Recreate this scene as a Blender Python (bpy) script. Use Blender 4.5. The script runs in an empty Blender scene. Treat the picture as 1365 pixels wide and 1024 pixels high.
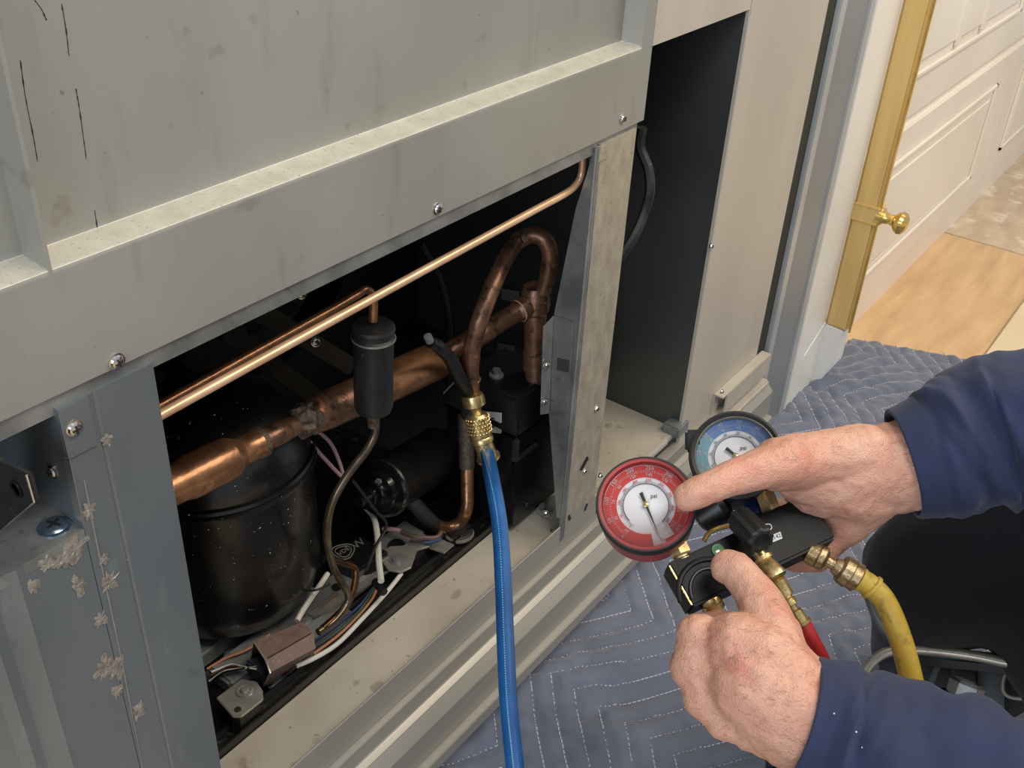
import bpy, bmesh, math, random
from mathutils import Vector, Matrix, noise
rnd = random.Random(7)
V = Vector
SC = bpy.context.scene
COL = SC.collection

# ------------------------------------------------------------------ camera
F = 1384.0; CX = 682.5; CY = 512.0
R = Matrix(((0.59822712, 0.41452055, -0.68578205),
            (-0.80003221, 0.35758196, -0.48175057),
            (0.04552778, 0.83684398, 0.54554502)))
CAM = V((0, -0.5, 1.056))
cam = bpy.data.cameras.new('camera'); camo = bpy.data.objects.new('camera', cam); COL.objects.link(camo)
camo.matrix_world = Matrix.Translation(CAM) @ R.to_4x4()
cam.sensor_width = 36; cam.sensor_fit = 'HORIZONTAL'; cam.lens = F * 36 / 1365; cam.clip_start = 0.02
SC.camera = camo
# ------------------------------------------------------------------ light
w = bpy.data.worlds.new('world'); SC.world = w; w.use_nodes = True
w.node_tree.nodes['Background'].inputs[0].default_value = (0.80, 0.86, 0.95, 1)
w.node_tree.nodes['Background'].inputs[1].default_value = 0.42
def area(name, loc, target, sx, sy, power, col):
    l = bpy.data.lights.new(name, 'AREA'); l.shape = 'RECTANGLE'; l.size = sx; l.size_y = sy; l.energy = power; l.color = col
    o = bpy.data.objects.new(name, l); COL.objects.link(o); o.location = loc
    o.rotation_euler = (V(target) - V(loc)).to_track_quat('-Z', 'Y').to_euler()
    return o
area('kitchen_ceiling_light', (2.0, -1.3, 2.45), (1.5, -0.3, 0.2), 1.6, 0.9, 36, (1.0, 0.86, 0.68))
area('ceiling_light', (0.3, -0.95, 2.5), (0.6, -0.1, 0.3), 0.9, 0.5, 16, (1.0, 0.95, 0.88))
area('window_daylight', (-1.9, -0.85, 1.35), (0.5, 0, 0.55), 1.2, 1.4, 24, (0.80, 0.90, 1.0))
SC.view_settings.view_transform = 'Standard'; SC.view_settings.look = 'None'
SC.view_settings.gamma = 1; SC.view_settings.exposure = 0.36; SC.view_settings.use_curve_mapping = False

# ------------------------------------------------------------------ pixel rays -> world points
def ray(u, v): return (R @ V((u - CX, -(v - CY), -F))).normalized()
def PD(u, v, d): return CAM + ray(u, v) * d
def PY(u, v, y): r = ray(u, v); return CAM + r * ((y - CAM.y) / r.y)
def PZ(u, v, z): r = ray(u, v); return CAM + r * ((z - CAM.z) / r.z)
def PX(u, v, x): r = ray(u, v); return CAM + r * ((x - CAM.x) / r.x)

# ------------------------------------------------------------------ materials
MC = {}
def lin(c): return tuple(((x / 255) / 12.92 if x / 255 < .04045 else ((x / 255 + .055) / 1.055) ** 2.4) for x in c)
def mat(name, rgb, rough=.5, metal=0.0, rgb2=None, nscale=12, stretch=(1, 1, 1), spots=None, bump=0, bscale=200,
        coat=0, sub=0, rvar=0.08, ndet=6, dust=0, sheen=0, alpha=1):
    if name in MC: return MC[name]
    m = bpy.data.materials.new(name); m.use_nodes = True; nt = m.node_tree; N = nt.nodes; L = nt.links
    b = N['Principled BSDF']
    tc = N.new('ShaderNodeTexCoord'); mp = N.new('ShaderNodeMapping'); mp.inputs['Scale'].default_value = stretch
    L.new(tc.outputs['Object'], mp.inputs['Vector'])
    nz = N.new('ShaderNodeTexNoise'); nz.inputs['Scale'].default_value = nscale; nz.inputs['Detail'].default_value = ndet
    L.new(mp.outputs[0], nz.inputs['Vector'])
    cr = N.new('ShaderNodeValToRGB'); cr.color_ramp.elements[0].position = .32; cr.color_ramp.elements[1].position = .68
    c1 = lin(rgb); c2 = lin(rgb2) if rgb2 else tuple(x * .78 for x in c1)
    cr.color_ramp.elements[0].color = (*c2, 1); cr.color_ramp.elements[1].color = (*c1, 1)
    L.new(nz.outputs['Fac'], cr.inputs[0]); col = cr.outputs[0]
    def overlay(col, c, scale, lo, hi, fac=1.0, vec=None, det=3):
        n2 = N.new('ShaderNodeTexNoise'); n2.inputs['Scale'].default_value = scale; n2.inputs['Detail'].default_value = det
        L.new(vec or tc.outputs['Object'], n2.inputs['Vector'])
        r2 = N.new('ShaderNodeValToRGB'); r2.color_ramp.elements[0].position = lo; r2.color_ramp.elements[1].position = hi
        r2.color_ramp.elements[1].color = (fac, fac, fac, 1)
        L.new(n2.outputs['Fac'], r2.inputs[0])
        mx = N.new('ShaderNodeMixRGB'); L.new(r2.outputs[0], mx.inputs[0]); L.new(col, mx.inputs[1]); mx.inputs[2].default_value = (*lin(c), 1)
        return mx.outputs[0]
    for s in (spots or []):
        vec = None
        if len(s) > 5:
            m2 = N.new('ShaderNodeMapping'); m2.inputs['Scale'].default_value = s[5]; L.new(tc.outputs['Object'], m2.inputs['Vector']); vec = m2.outputs[0]
        col = overlay(col, s[0], s[1], s[2], s[3], s[4], vec)
    L.new(col, b.inputs['Base Color'])
    b.inputs['Metallic'].default_value = metal
    mr = N.new('ShaderNodeMapRange'); mr.inputs[3].default_value = max(0.02, rough - rvar); mr.inputs[4].default_value = min(1, rough + rvar)
    L.new(nz.outputs['Fac'], mr.inputs[0]); L.new(mr.outputs[0], b.inputs['Roughness'])
    if coat: b.inputs['Coat Weight'].default_value = coat; b.inputs['Coat Roughness'].default_value = .15
    if sub: b.inputs['Subsurface Weight'].default_value = sub; b.inputs['Subsurface Radius'].default_value = (.012, .005, .003); b.inputs['Subsurface Scale'].default_value = .5
    if sheen: b.inputs['Sheen Weight'].default_value = sheen; b.inputs['Sheen Roughness'].default_value = .5
    if bump:
        n3 = N.new('ShaderNodeTexNoise'); n3.inputs['Scale'].default_value = bscale; n3.inputs['Detail'].default_value = 4
        L.new(tc.outputs['Object'], n3.inputs['Vector'])
        bp = N.new('ShaderNodeBump'); bp.inputs['Strength'].default_value = bump; bp.inputs['Distance'].default_value = .002
        L.new(n3.outputs['Fac'], bp.inputs['Height']); L.new(bp.outputs[0], b.inputs['Normal'])
    MC[name] = m; return m

SPK = [((92, 86, 74), 150, .70, .72, .65)]
STR = ((122, 119, 110), 26, .58, .74, .35, (1.6, 1, .35))
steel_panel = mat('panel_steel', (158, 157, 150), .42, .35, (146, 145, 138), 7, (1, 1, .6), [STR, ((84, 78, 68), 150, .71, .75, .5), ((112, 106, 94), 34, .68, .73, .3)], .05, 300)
bead_lit_mat = mat('bead_steel_lit', (192, 188, 174), .42, .2, (176, 172, 158), 60, (1, 1, 1), [((126, 120, 106), 380, .62, .70, .5)], .15, 500)  # brighter copy of the panel steel: overhead light put into the colour, plus speckles
post_steel = mat('post_blue_grey_steel', (118, 124, 128), .40, .4, (104, 111, 116), 9, (1, 1, .5), [((150, 156, 158), 20, .62, .74, .35, (3, 1, .5)), ((210, 212, 210), 420, .76, .78, .6), ((84, 92, 96), 60, .66, .74, .4)], .05, 300)
galv = mat('galvanised_steel', (150, 152, 150), .36, .55, (116, 119, 119), 35, (1, 1, .6), [((90, 92, 90), 90, .62, .70, .4)], .05, 300)
galv_cream = mat('cream_galvanised_steel', (176, 168, 150), .42, .3, (150, 143, 128), 70, (1, 1, .5), [((120, 110, 92), 160, .60, .70, .5)], .1, 400)
cream_panel = mat('cream_painted_steel', (186, 178, 164), .42, .12, (176, 168, 155), 5, (3, 1, .4), [((150, 142, 128), 30, .66, .74, .25)])
ledge_mat = mat('ledge_beige_paint', (176, 168, 152), .55, .05, (160, 151, 136), 14, (1, 1, 1), [((104, 90, 72), 110, .68, .72, .7), ((126, 114, 96), 30, .64, .70, .6), ((226, 222, 212), 400, .76, .78, .8)], .1, 200)
sill_mat = mat('sill_steel', (158, 154, 144), .40, .25, (146, 142, 133), 9, (.4, 1, 1), None, .03, 400)
grey_frame = mat('grey_frame', (138, 141, 142), .4, .2, (128, 131, 133), 6)
lightgrey = mat('light_grey_frame', (184, 186, 186), .35, .3, (170, 172, 173), 6)
gasket = mat('dark_gasket', (44, 42, 36), .7, 0)
white_paint = mat('white_paint', (232, 230, 224), .35, 0, (224, 221, 213), 4, coat=.15)
white_groove = mat('white_paint_cabinet', (236, 229, 217), .35, 0, (228, 220, 206), 4, coat=.15)
brass_old = mat('tarnished_brass', (176, 156, 118), .36, .8, (128, 110, 80), 140, bump=.2, bscale=500)
brass_trim = mat('brushed_brass', (226, 192, 124), .38, .15, (210, 174, 106), 8, (6, 6, .5))
brass_shiny = mat('polished_brass', (236, 208, 130), .18, .8, (210, 172, 88), 20)
brass = mat('fitting_brass', (220, 200, 148), .3, .85, (176, 152, 98), 160, spots=[((110, 92, 58), 300, .62, .70, .4)], bump=.1, bscale=600)
copper_new = mat('bright_copper', (222, 184, 148), .32, .45, (206, 164, 126), 30)
copper_old = mat('oxidised_copper', (146, 108, 84), .38, .65, (98, 74, 60), 45, (1, 1, 1), [((62, 44, 36), 80, .56, .66, .75), ((214, 140, 92), 60, .66, .72, .7), ((120, 108, 96), 130, .64, .70, .5)], .2, 250)
copper_mid = mat('warm_copper', (172, 126, 90), .32, .75, (118, 84, 62), 34, (1, 1, 1), [((90, 62, 42), 90, .60, .68, .5), ((232, 176, 118), 70, .66, .72, .5)], .12, 250)
copper_dark = mat('dark_copper_tube', (124, 86, 60), .3, .9, (70, 52, 40), 30)
solder = mat('solder_joint', (112, 100, 88), .55, .6, (78, 66, 56), 220, bump=.6, bscale=500)
tube_bronze = mat('bronze_capillary', (120, 108, 90), .3, .8, (84, 74, 62), 40)
blk_paint = mat('compressor_black_paint', (11, 11, 12), .34, 0, (8, 8, 9), 20, spots=[((230, 230, 226), 300, .715, .735, .8), ((96, 94, 88), 500, .72, .75, .6)], coat=.3, bump=.05)
blk = mat('black_plastic', (22, 22, 23), .38, 0, (14, 14, 15), 20)
blk_body = mat('anodised_black', (13, 13, 14), .42, 0, (10, 10, 11), 20)
blk_body.node_tree.nodes['Principled BSDF'].inputs['Specular IOR Level'].default_value = .22
blk_gloss = mat('black_gloss', (16, 16, 18), .16, 0, (12, 12, 14), 20, spots=[((40, 40, 40), 60, .62, .75, .5)], coat=.3)
blk_dusty = mat('dusty_black', (38, 38, 38), .5, .1, (26, 26, 27), 40, spots=[((90, 88, 82), 180, .66, .74, .6)])
receiver_m = mat('receiver_black', (30, 30, 29), .36, .1, (22, 22, 22), 20, spots=[((120, 118, 112), 220, .74, .76, .6)])
tray_blk = mat('black_tray', (24, 24, 24), .32, .1, (14, 14, 14), 60, spots=[((70, 68, 62), 120, .62, .72, .5)], bump=.15, bscale=300)
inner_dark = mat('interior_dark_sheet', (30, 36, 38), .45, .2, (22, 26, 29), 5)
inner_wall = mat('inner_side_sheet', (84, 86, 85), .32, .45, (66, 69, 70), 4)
inner_brown = mat('interior_brown_metal', (62, 56, 48), .5, .3, (40, 35, 30), 12)
chrome = mat('chrome_plate', (176, 172, 160), .26, .6, (142, 138, 128), 30, spots=[((96, 92, 82), 60, .62, .7, .4)])
screw_m = mat('screw_zinc', (222, 220, 214), .18, 1, (190, 188, 182), 60)
screw_slot = mat('screw_slot_dark', (52, 50, 46), .5, .5)
bluezinc = mat('blue_zinc_screw', (176, 196, 214), .2, .9, (110, 134, 158), 120)
residue = mat('glue_residue', (138, 132, 124), .35, 0, (98, 92, 86), 160, spots=[((190, 184, 174), 260, .62, .68, .6)], bump=.6, bscale=300, coat=.4)
brown_cover = mat('brown_fibre_cover', (112, 90, 82), .6, 0, (92, 72, 66), 90, (1, 1, 1), [((176, 156, 144), 320, .68, .71, .6)], .3, 300)
wire_white = mat('white_wire', (206, 202, 190), .45)
wire_pink = mat('mauve_wire', (160, 128, 134), .5)
wire_black = mat('black_wire', (20, 20, 20), .4)
wire_blue = mat('blue_wire', (48, 66, 100), .45)
wire_green = mat('green_wire', (50, 80, 62), .45)
wire_orange = mat('orange_wire', (176, 116, 84), .45)
wire_brown = mat('brown_wire', (84, 62, 48), .45)
green_metal = mat('green_tinted_bracket', (92, 104, 96), .4, .4, (60, 74, 64), 12)
hose_blue = mat('blue_hose', (34, 96, 158), .32, 0, (26, 78, 136), 30, coat=.2, spots=[((70, 120, 140), 25, .66, .74, .5)])
hose_print = mat('hose_pale_print', (130, 176, 208), .5)
hose_yellow = mat('yellow_hose', (200, 170, 70), .4, 0, (178, 144, 52), 40, spots=[((122, 108, 48), 120, .54, .66, .6)], coat=.1)
hose_red = mat('red_hose', (168, 44, 44), .35, 0, (140, 32, 34), 30)
rubber = mat('black_rubber_boot', (36, 36, 36), .6, 0, (26, 26, 26), 30)
gauge_red = mat('red_gauge_case', (164, 52, 52), .35, 0, (120, 28, 32), 16, spots=[((66, 24, 26), 30, .58, .7, .6)])
ring_red = mat('red_dial_ring', (214, 74, 66), .5, 0, (206, 66, 60), 8)
ring_blue = mat('blue_dial_ring', (112, 142, 196), .5, 0, (104, 134, 188), 8)
ring_teal = mat('teal_dial_ring', (124, 172, 190), .5, 0, (114, 164, 184), 8)
dial_white = mat('white_dial', (236, 236, 238), .5, 0, (230, 230, 233), 8)
dial_ink = mat('grey_dial_print', (110, 112, 122), .5)
needle_m = mat('needle_black', (26, 26, 26), .4)
sticker = mat('silver_sticker', (236, 236, 234), .4, 0, (190, 190, 190), 200)
label_white = mat('white_label', (214, 216, 218), .5)
ink = mat('label_ink', (50, 48, 60), .5)
glass_green = mat('green_sight_glass', (110, 150, 100), .12, 0, (80, 124, 84), 200, coat=1)
cloth_navy = mat('navy_work_cloth', (32, 43, 76), .85, 0, (28, 37, 67), 40, spots=[((84, 92, 120), 900, .72, .74, .3)], bump=.25, bscale=900, sheen=.1)
cloth_dark = mat('dark_navy_trousers', (21, 23, 34), .9, 0, (17, 18, 27), 30, bump=.25, bscale=900, sheen=.1)
stitch_m = mat('navy_thread', (70, 78, 108), .8)
lint_m = mat('white_lint', (220, 224, 230), .8)
grey_hose = mat('grey_tube', (112, 118, 118), .35, .3)
metal_tote = mat('tote_grey_sheet', (92, 97, 99), .35, .5, (66, 70, 72), 14)
plinth_m = mat('cream_plinth', (214, 210, 198), .45, 0, (204, 199, 186), 5)

# skin
def skin_material():
    m = mat('skin', (206, 160, 138), .46, 0, (194, 140, 118), 24, (1, 1, 1),
            [((188, 112, 98), 34, .55, .72, .55), ((214, 178, 158), 60, .60, .75, .4), ((150, 104, 84), 300, .66, .72, .3)], sub=.12)
    nt = m.node_tree; N = nt.nodes; L = nt.links; b = N['Principled BSDF']
    tc = N.new('ShaderNodeTexCoord')
    vo = N.new('ShaderNodeTexVoronoi'); vo.feature = 'DISTANCE_TO_EDGE'; vo.inputs['Scale'].default_value = 480
    wv = N.new('ShaderNodeTexNoise'); wv.inputs['Scale'].default_value = 130; wv.inputs['Detail'].default_value = 6; wv.inputs['Distortion'].default_value = 1.2
    L.new(tc.outputs['Object'], vo.inputs['Vector']); L.new(tc.outputs['Object'], wv.inputs['Vector'])
    ad = N.new('ShaderNodeMath'); ad.operation = 'MULTIPLY_ADD'; ad.inputs[1].default_value = 1.2
    L.new(vo.outputs['Distance'], ad.inputs[0]); L.new(wv.outputs['Fac'], ad.inputs[2])
    bp = N.new('ShaderNodeBump'); bp.inputs['Strength'].default_value = .45; bp.inputs['Distance'].default_value = .0014
    L.new(ad.outputs[0], bp.inputs['Height']); L.new(bp.outputs[0], b.inputs['Normal'])
    return m
skin = skin_material()
hair_m = mat('hand_hair', (168, 118, 90), .5)

# ------------------------------------------------------------------ geometry helpers
def frame(d):
    d = d.normalized(); a = V((0, 0, 1)) if abs(d.z) < .9 else V((1, 0, 0))
    u = d.cross(a).normalized(); return u, d.cross(u).normalized(), d
class B:
    def __init__(s): s.bm = bmesh.new()
    def box(s, a, b, bev=0):
        lo = V([min(a[i], b[i]) for i in range(3)]); hi = V([max(a[i], b[i]) for i in range(3)])
        return s.obox((lo + hi) / 2, V((1, 0, 0)), V((0, 1, 0)), V((0, 0, 1)), (hi - lo) / 2, bev)
    def obox(s, c, ex, ey, ez, h, bev=0):
        vs = [s.bm.verts.new(c + ex * (h[0] * i) + ey * (h[1] * j) + ez * (h[2] * k)) for i in (-1, 1) for j in (-1, 1) for k in (-1, 1)]
        fs = []
        for q in ((0, 1, 3, 2), (4, 6, 7, 5), (0, 4, 5, 1), (2, 3, 7, 6), (0, 2, 6, 4), (1, 5, 7, 3)): fs.append(s.bm.faces.new([vs[i] for i in q]))
        bmesh.ops.recalc_face_normals(s.bm, faces=fs)
        if bev:
            es = list({e for f in fs for e in f.edges}); bmesh.ops.bevel(s.bm, geom=es, offset=bev, segments=2, affect='EDGES')
        return s
    def prism(s, pts, off, bev=0):           # polygon (Vectors) extruded by vector off
        off = V(off); a = [s.bm.verts.new(p) for p in pts]; b = [s.bm.verts.new(V(p) + off) for p in pts]; n = len(pts)
        fs = [s.bm.faces.new(a), s.bm.faces.new(b[::-1])]
        for i in range(n): fs.append(s.bm.faces.new([a[i], b[i], b[(i + 1) % n], a[(i + 1) % n]]))
        bmesh.ops.recalc_face_normals(s.bm, faces=fs)
        if bev:
            es = list({e for f in fs for e in f.edges}); bmesh.ops.bevel(s.bm, geom=es, offset=bev, segments=2, affect='EDGES')
        return s
    def tube(s, pts, r, n=14, cap=True, disp=None, ell=None):
        pts = [V(p) for p in pts]; m = len(pts); rr = r if isinstance(r, (list, tuple)) else [r] * m
        rings = []; up = None
        for i in range(m):
            t = (pts[min(i + 1, m - 1)] - pts[max(i - 1, 0)]).normalized()
            if up is None: up = frame(t)[0]
            up = (up - t * up.dot(t)).normalized(); v2 = t.cross(up)
            ring = []
            for k in range(n):
                a = 2 * math.pi * k / n; dr = up * math.cos(a) + v2 * math.sin(a); q = pts[i] + dr * rr[i]
                if disp: q = q + dr * disp(q, i / (m - 1), a)
                ring.append(s.bm.verts.new(q))
            rings.append(ring)
        for i in range(m - 1):
            for k in range(n): s.bm.faces.new([rings[i][k], rings[i][(k + 1) % n], rings[i + 1][(k + 1) % n], rings[i + 1][k]])
        if cap: s.bm.faces.new(rings[0][::-1]); s.bm.faces.new(rings[-1])
        return s
    def lathe(s, c, ax, prof, n=32, cap=True):  # prof: (dist along axis, radius)
        c = V(c); u, v2, d = frame(V(ax))
        rings = [[s.bm.verts.new(c + d * h + (u * math.cos(2 * math.pi * k / n) + v2 * math.sin(2 * math.pi * k / n)) * max(r, 1e-5)) for k in range(n)] for h, r in prof]
        fs = []
        for i in range(len(rings) - 1):
            for k in range(n): fs.append(s.bm.faces.new([rings[i][k], rings[i][(k + 1) % n], rings[i + 1][(k + 1) % n], rings[i + 1][k]]))
        if cap: fs.append(s.bm.faces.new(rings[0][::-1])); fs.append(s.bm.faces.new(rings[-1]))
        bmesh.ops.recalc_face_normals(s.bm, faces=fs)
        return s
    def ball(s, c, r, sub=2):
        bmesh.ops.create_icosphere(s.bm, subdivisions=sub, radius=r, matrix=Matrix.Translation(c)); return s

class Soup:                                     # many small boxes gathered fast into one mesh
    def __init__(s): s.v = []; s.f = []
    def obox(s, c, ex, ey, ez, h):
        k = len(s.v)
        for i in (-1, 1):
            for j in (-1, 1):
                for l in (-1, 1): s.v.append(c + ex * (h[0] * i) + ey * (h[1] * j) + ez * (h[2] * l))
        s.f += [[k + q for q in f] for f in ((0, 1, 3, 2), (4, 6, 7, 5), (0, 4, 5, 1), (2, 3, 7, 6), (0, 2, 6, 4), (1, 5, 7, 3))]
    @property
    def bm(s):
        me = bpy.data.meshes.new('s'); me.from_pydata([tuple(v) for v in s.v], [], s.f); b = bmesh.new(); b.from_mesh(me); bpy.data.meshes.remove(me)
        bmesh.ops.recalc_face_normals(b, faces=b.faces); return b
def spline(pts, n=8):                          # Catmull-Rom through tuples/Vectors of any length
    P = [tuple(p) for p in pts]; P = [P[0]] + P + [P[-1]]; out = []
    for i in range(1, len(P) - 2):
        for k in range(n):
            t = k / n; out.append(tuple(0.5 * (2 * b + (c - a) * t + (2 * a - 5 * b + 4 * c - d) * t * t + (-a + 3 * b - 3 * c + d) * t ** 3)
                                        for a, b, c, d in zip(P[i - 1], P[i], P[i + 1], P[i + 2])))
    out.append(P[-2]); return out
WORLD = {}
def obj(name, b, m, parent=None, label=None, smooth=True, ang=35):
    """all builder coordinates are world coordinates; meshes are stored relative to the thing's base"""
    bm = b.bm if isinstance(b, (B, Soup)) else b
    me = bpy.data.meshes.new(name)
    if parent is None:
        vs = [v.co for v in bm.verts]; c = sum(vs, V()) / len(vs); c.z = min(v.z for v in vs); base = V(c)
    else: base = WORLD[parent.name]
    for v in bm.verts: v.co = v.co - base
    bm.to_mesh(me); bm.free(); me.materials.append(m)
    if smooth:
        me.polygons.foreach_set('use_smooth', [True] * len(me.polygons))
        if ang < 180: me.set_sharp_from_angle(angle=math.radians(ang))
    o = bpy.data.objects.new(name, me); COL.objects.link(o)
    if parent is None: o.location = base
    else: o.parent = parent
    WORLD[o.name] = base
    if label: o['label'] = label
    return o
def thing(name, loc, label, cat, group=None):
    o = bpy.data.objects.new(name, None); COL.objects.link(o); o.location = loc; o.empty_display_size = .02
    WORLD[o.name] = V(loc); return tag(o, label, cat, group)
def tag(o, label, cat, group=None):
    o['label'] = label; o['category'] = cat
    if group: o['group'] = group
    return o
def struct(name, b, m, **k):
    o = obj(name, b, m, **k); o['kind'] = 'structure'; return o
TXT = {}
def pretext(words):
    L_ = []
    for s in words:
        cu = bpy.data.curves.new('t', 'FONT'); cu.body = s; cu.size = 1; cu.resolution_u = 2; cu.align_x = 'CENTER'; cu.align_y = 'CENTER'; cu.extrude = .02
        t = bpy.data.objects.new('t', cu); COL.objects.link(t); L_.append((s, t))
    dg = bpy.context.evaluated_depsgraph_get(); dg.update()
    for s, t in L_: TXT[s] = bpy.data.meshes.new_from_object(t.evaluated_get(dg))
    for s, t in L_: bpy.data.objects.remove(t)
def text(name, s, size, c, ex, ey, m, parent, depth=.0002):
    bm = bmesh.new(); bm.from_mesh(TXT[s]); ez = ex.cross(ey).normalized()
    for v in bm.verts: v.co = c + ex * v.co.x * size + ey * v.co.y * size + ez * v.co.z * (depth / .02)
    if parent is None: return bm
    return obj(name, bm, m, parent, smooth=False)
def remesh(b, voxel, smooth=6, fn=None):
    bm = b.bm if isinstance(b, B) else b; me = bpy.data.meshes.new('r'); bm.to_mesh(me); bm.free()
    o = bpy.data.objects.new('r', me); COL.objects.link(o)
    md = o.modifiers.new('r', 'REMESH'); md.mode = 'VOXEL'; md.voxel_size = voxel
    if smooth: s = o.modifiers.new('s', 'SMOOTH'); s.factor = .5; s.iterations = smooth
    dg = bpy.context.evaluated_depsgraph_get(); dg.update()
    m2 = bpy.data.meshes.new_from_object(o.evaluated_get(dg)); bpy.data.objects.remove(o)
    out = bmesh.new(); out.from_mesh(m2); out.normal_update()
    if fn:
        mv = [(v, v.normal.copy() * fn(v.co)) for v in out.verts]
        for v, d in mv: v.co += d
    return out
def chain(b, pts, step=.3, sub=2):             # pts (u,v,dist,r_px) -> overlapping balls of tapering radius
    prev = None
    for u, v, d, r in pts:
        c = PD(u, v, d); rr = r * d / F
        if prev:
            n = max(1, int((c - prev[0]).length / (min(rr, prev[1]) * step)))
            for k in range(1, n): t = k / n; b.ball(prev[0].lerp(c, t), prev[1] * (1 - t) + rr * t, sub)
        b.ball(c, rr, sub); prev = (c, rr)
def screw(parent, c, n, r=.0042, m=None):
    n = V(n).normalized(); u, v2, d = frame(n); m = m or screw_m
    s = obj('screw', B().lathe(c, n, [(-.001, r * 1.25), (.0004, r * 1.25), (.0006, r), (.0018, r * .85), (.0026, r * .4), (.0027, 0.0)], 20), m, parent)
    if parent.type == 'EMPTY':
        a = rnd.random(); e1 = u * math.cos(a) + v2 * math.sin(a); e2 = n.cross(e1)
        bb = B(); bb.obox(V(c) + n * .0024, e1, e2, n, (r * .6, r * .12, .0006)); bb.obox(V(c) + n * .00241, e2, e1, n, (r * .6, r * .12, .0006))
        obj('recess', bb, screw_slot, s)
    return s
def wire(name, pts, r, m, label=None, cat='wire', parent=None, n=8, group=None):
    w_ = [V(p) for p in spline(pts, 8)]
    o = obj(name, B().tube(w_, r, n), m, parent)
    if parent is None: tag(o, label, cat, group)
    return o

pretext(['0', '50', '100', '150', '200', '250', '300', '350', '400', '500', '10', '20', '30', '40', '60', '70', '80', 'psi', '603', 'VDE', 'W', 'D', '4142'] + ['45', '95', '120', '145', '170', '195', '220', '270', '25', '35', '55'])
# ================================================================== SETTING
# floor of large tiles, laid at an angle to the cabinets
fl = B(); fl.box((-1.5, -3, -.03), (5.5, .9, -.004))
FL = struct('floor', fl, mat('grout', (170, 150, 120), .8))
tile_mats = [mat('tan_wood_tile', (218, 182, 134), .34, 0, (196, 158, 112), 5, (1, 6, 1), [((170, 128, 86), 9, .60, .72, .3, (1, 5, 1))], coat=.1),
             mat('cream_stone_tile', (226, 208, 172), .34, 0, (214, 194, 158), 6, coat=.1),
             mat('mottled_beige_tile', (206, 188, 160), .36, 0, (184, 162, 134), 14, (1, 2, 1), [((228, 214, 190), 20, .56, .66, .7)], coat=.1)]
tx = [-1.4, -.8, -.2, .4, 1.0, 1.45, 1.88, 2.6, 3.15, 3.7, 4.3, 4.9, 5.4]
for i in range(len(tx) - 1):
    ty = [-3 + .5 * k for k in range(6)] + [-.23, .6]
    ty[5] = -.72
    for j in range(len(ty) - 1):
        x0, x1, y0, y1 = tx[i], tx[i + 1], ty[j], ty[j + 1]
        k = (i * 2 + j) % 3
        if 1.9 < x1 <= 2.65: k = 0 if j == 6 else 1
        if x0 >= 2.6: k = 2
        if 1.4 < x0 < 1.6: k = 0
        o = obj('tile', B().box((x0 + .002, y0 + .002, -.012), (x1 - .002, y1 - .002, 0), .0012), tile_mats[k], FL)

# ================================================================== REFRIGERATOR CABINET
fr = thing('refrigerator_cabinet', (.7, .3, 0), 'large grey sheet metal refrigeration cabinet with its lower service panel removed', 'appliance')
# front panel with pressed bevels
def sm(a, b, t): t = max(0, min(1, (t - a) / (b - a))); return t
DP = .0205; zb0 = .7862; zb1 = PY(65, 328, DP).z
def depth_at(x, z):
    vert = sm(zb0, zb1, z); vert = vert * vert * (3 - 2 * vert)
    if x < .2640: hx = 1 - sm(.2625, .2640, x)
    elif x < .2665: hx = 0
    elif x < .60: hx = sm(.2665, .2690, x)
    else: hx = 1 - sm(.894, .899, x)
    return DP * min(vert, hx)
def soft(a, b, k=.0012): return [a - k, a, a + (b - a) * .12, (a + b) / 2, b - (b - a) * .12, b, b + k]
xs = sorted(set([-.5, -.2, 0, .1, .2] + soft(.2625, .2640, .0003) + [.265] + soft(.2665, .2690, .0004) + [.3, .4, .5, .6, .7, .8] + soft(.894, .899) + [.91, .919, .92]))
zb0 -= .0010; zb1 += .0008
zs = sorted(set([.7092, .7105, .73, .76, zb0 - .003, zb1 + .003] + [zb0 + (zb1 - zb0) * k / 14 for k in range(15)] + [.85, .95, 1.1, 1.4, 1.9]))
b = B(); g = [[b.bm.verts.new((x, depth_at(x, z), z)) for z in zs] for x in xs]
for i in range(len(xs) - 1):
    for j in range(len(zs) - 1): b.bm.faces.new([g[i][j], g[i + 1][j], g[i + 1][j + 1], g[i][j + 1]])
# hems and body
be = [e for e in b.bm.edges if e.is_boundary]; r_ = bmesh.ops.extrude_edge_only(b.bm, edges=be)
for v in r_['geom']:
    if isinstance(v, bmesh.types.BMVert): v.co.y = .0225
fp = obj('front_panel', b, steel_panel, fr, ang=70); fp.data.materials.append(bead_lit_mat)
for q in fp.data.polygons:                      # upward bevel painted lighter for the light from above, with speckles
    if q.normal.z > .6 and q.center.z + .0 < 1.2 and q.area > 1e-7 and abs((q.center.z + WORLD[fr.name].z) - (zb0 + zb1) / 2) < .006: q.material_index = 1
# rail behind the panel's lower hem
b = B(); b.box((-.5, .0025, .6955), (.912, .006, .72)); obj('hem_rail', b, galv, fr, smooth=False)
for u, v in ((155, 482), (583, 278), (830, 158)):
    p = PY(u, v, 0); screw(fr, V((p.x, -.0005, p.z)), (0, -1, 0), .0046 if u < 200 else .0042)
# upper body block, closing the cabinet
b = B(); b.box((-.5, .026, .725), (.9205, .6, 1.9)); b.box((.9205, .005, .80), (1.165, .6, 1.9)); b.box((-.5, .55, .12), (1.56, .6, .725)); b.box((1.165, .02, .15), (1.56, .6, 1.9)); obj('insulated_body', b, inner_dark, fr, smooth=False)
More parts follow.
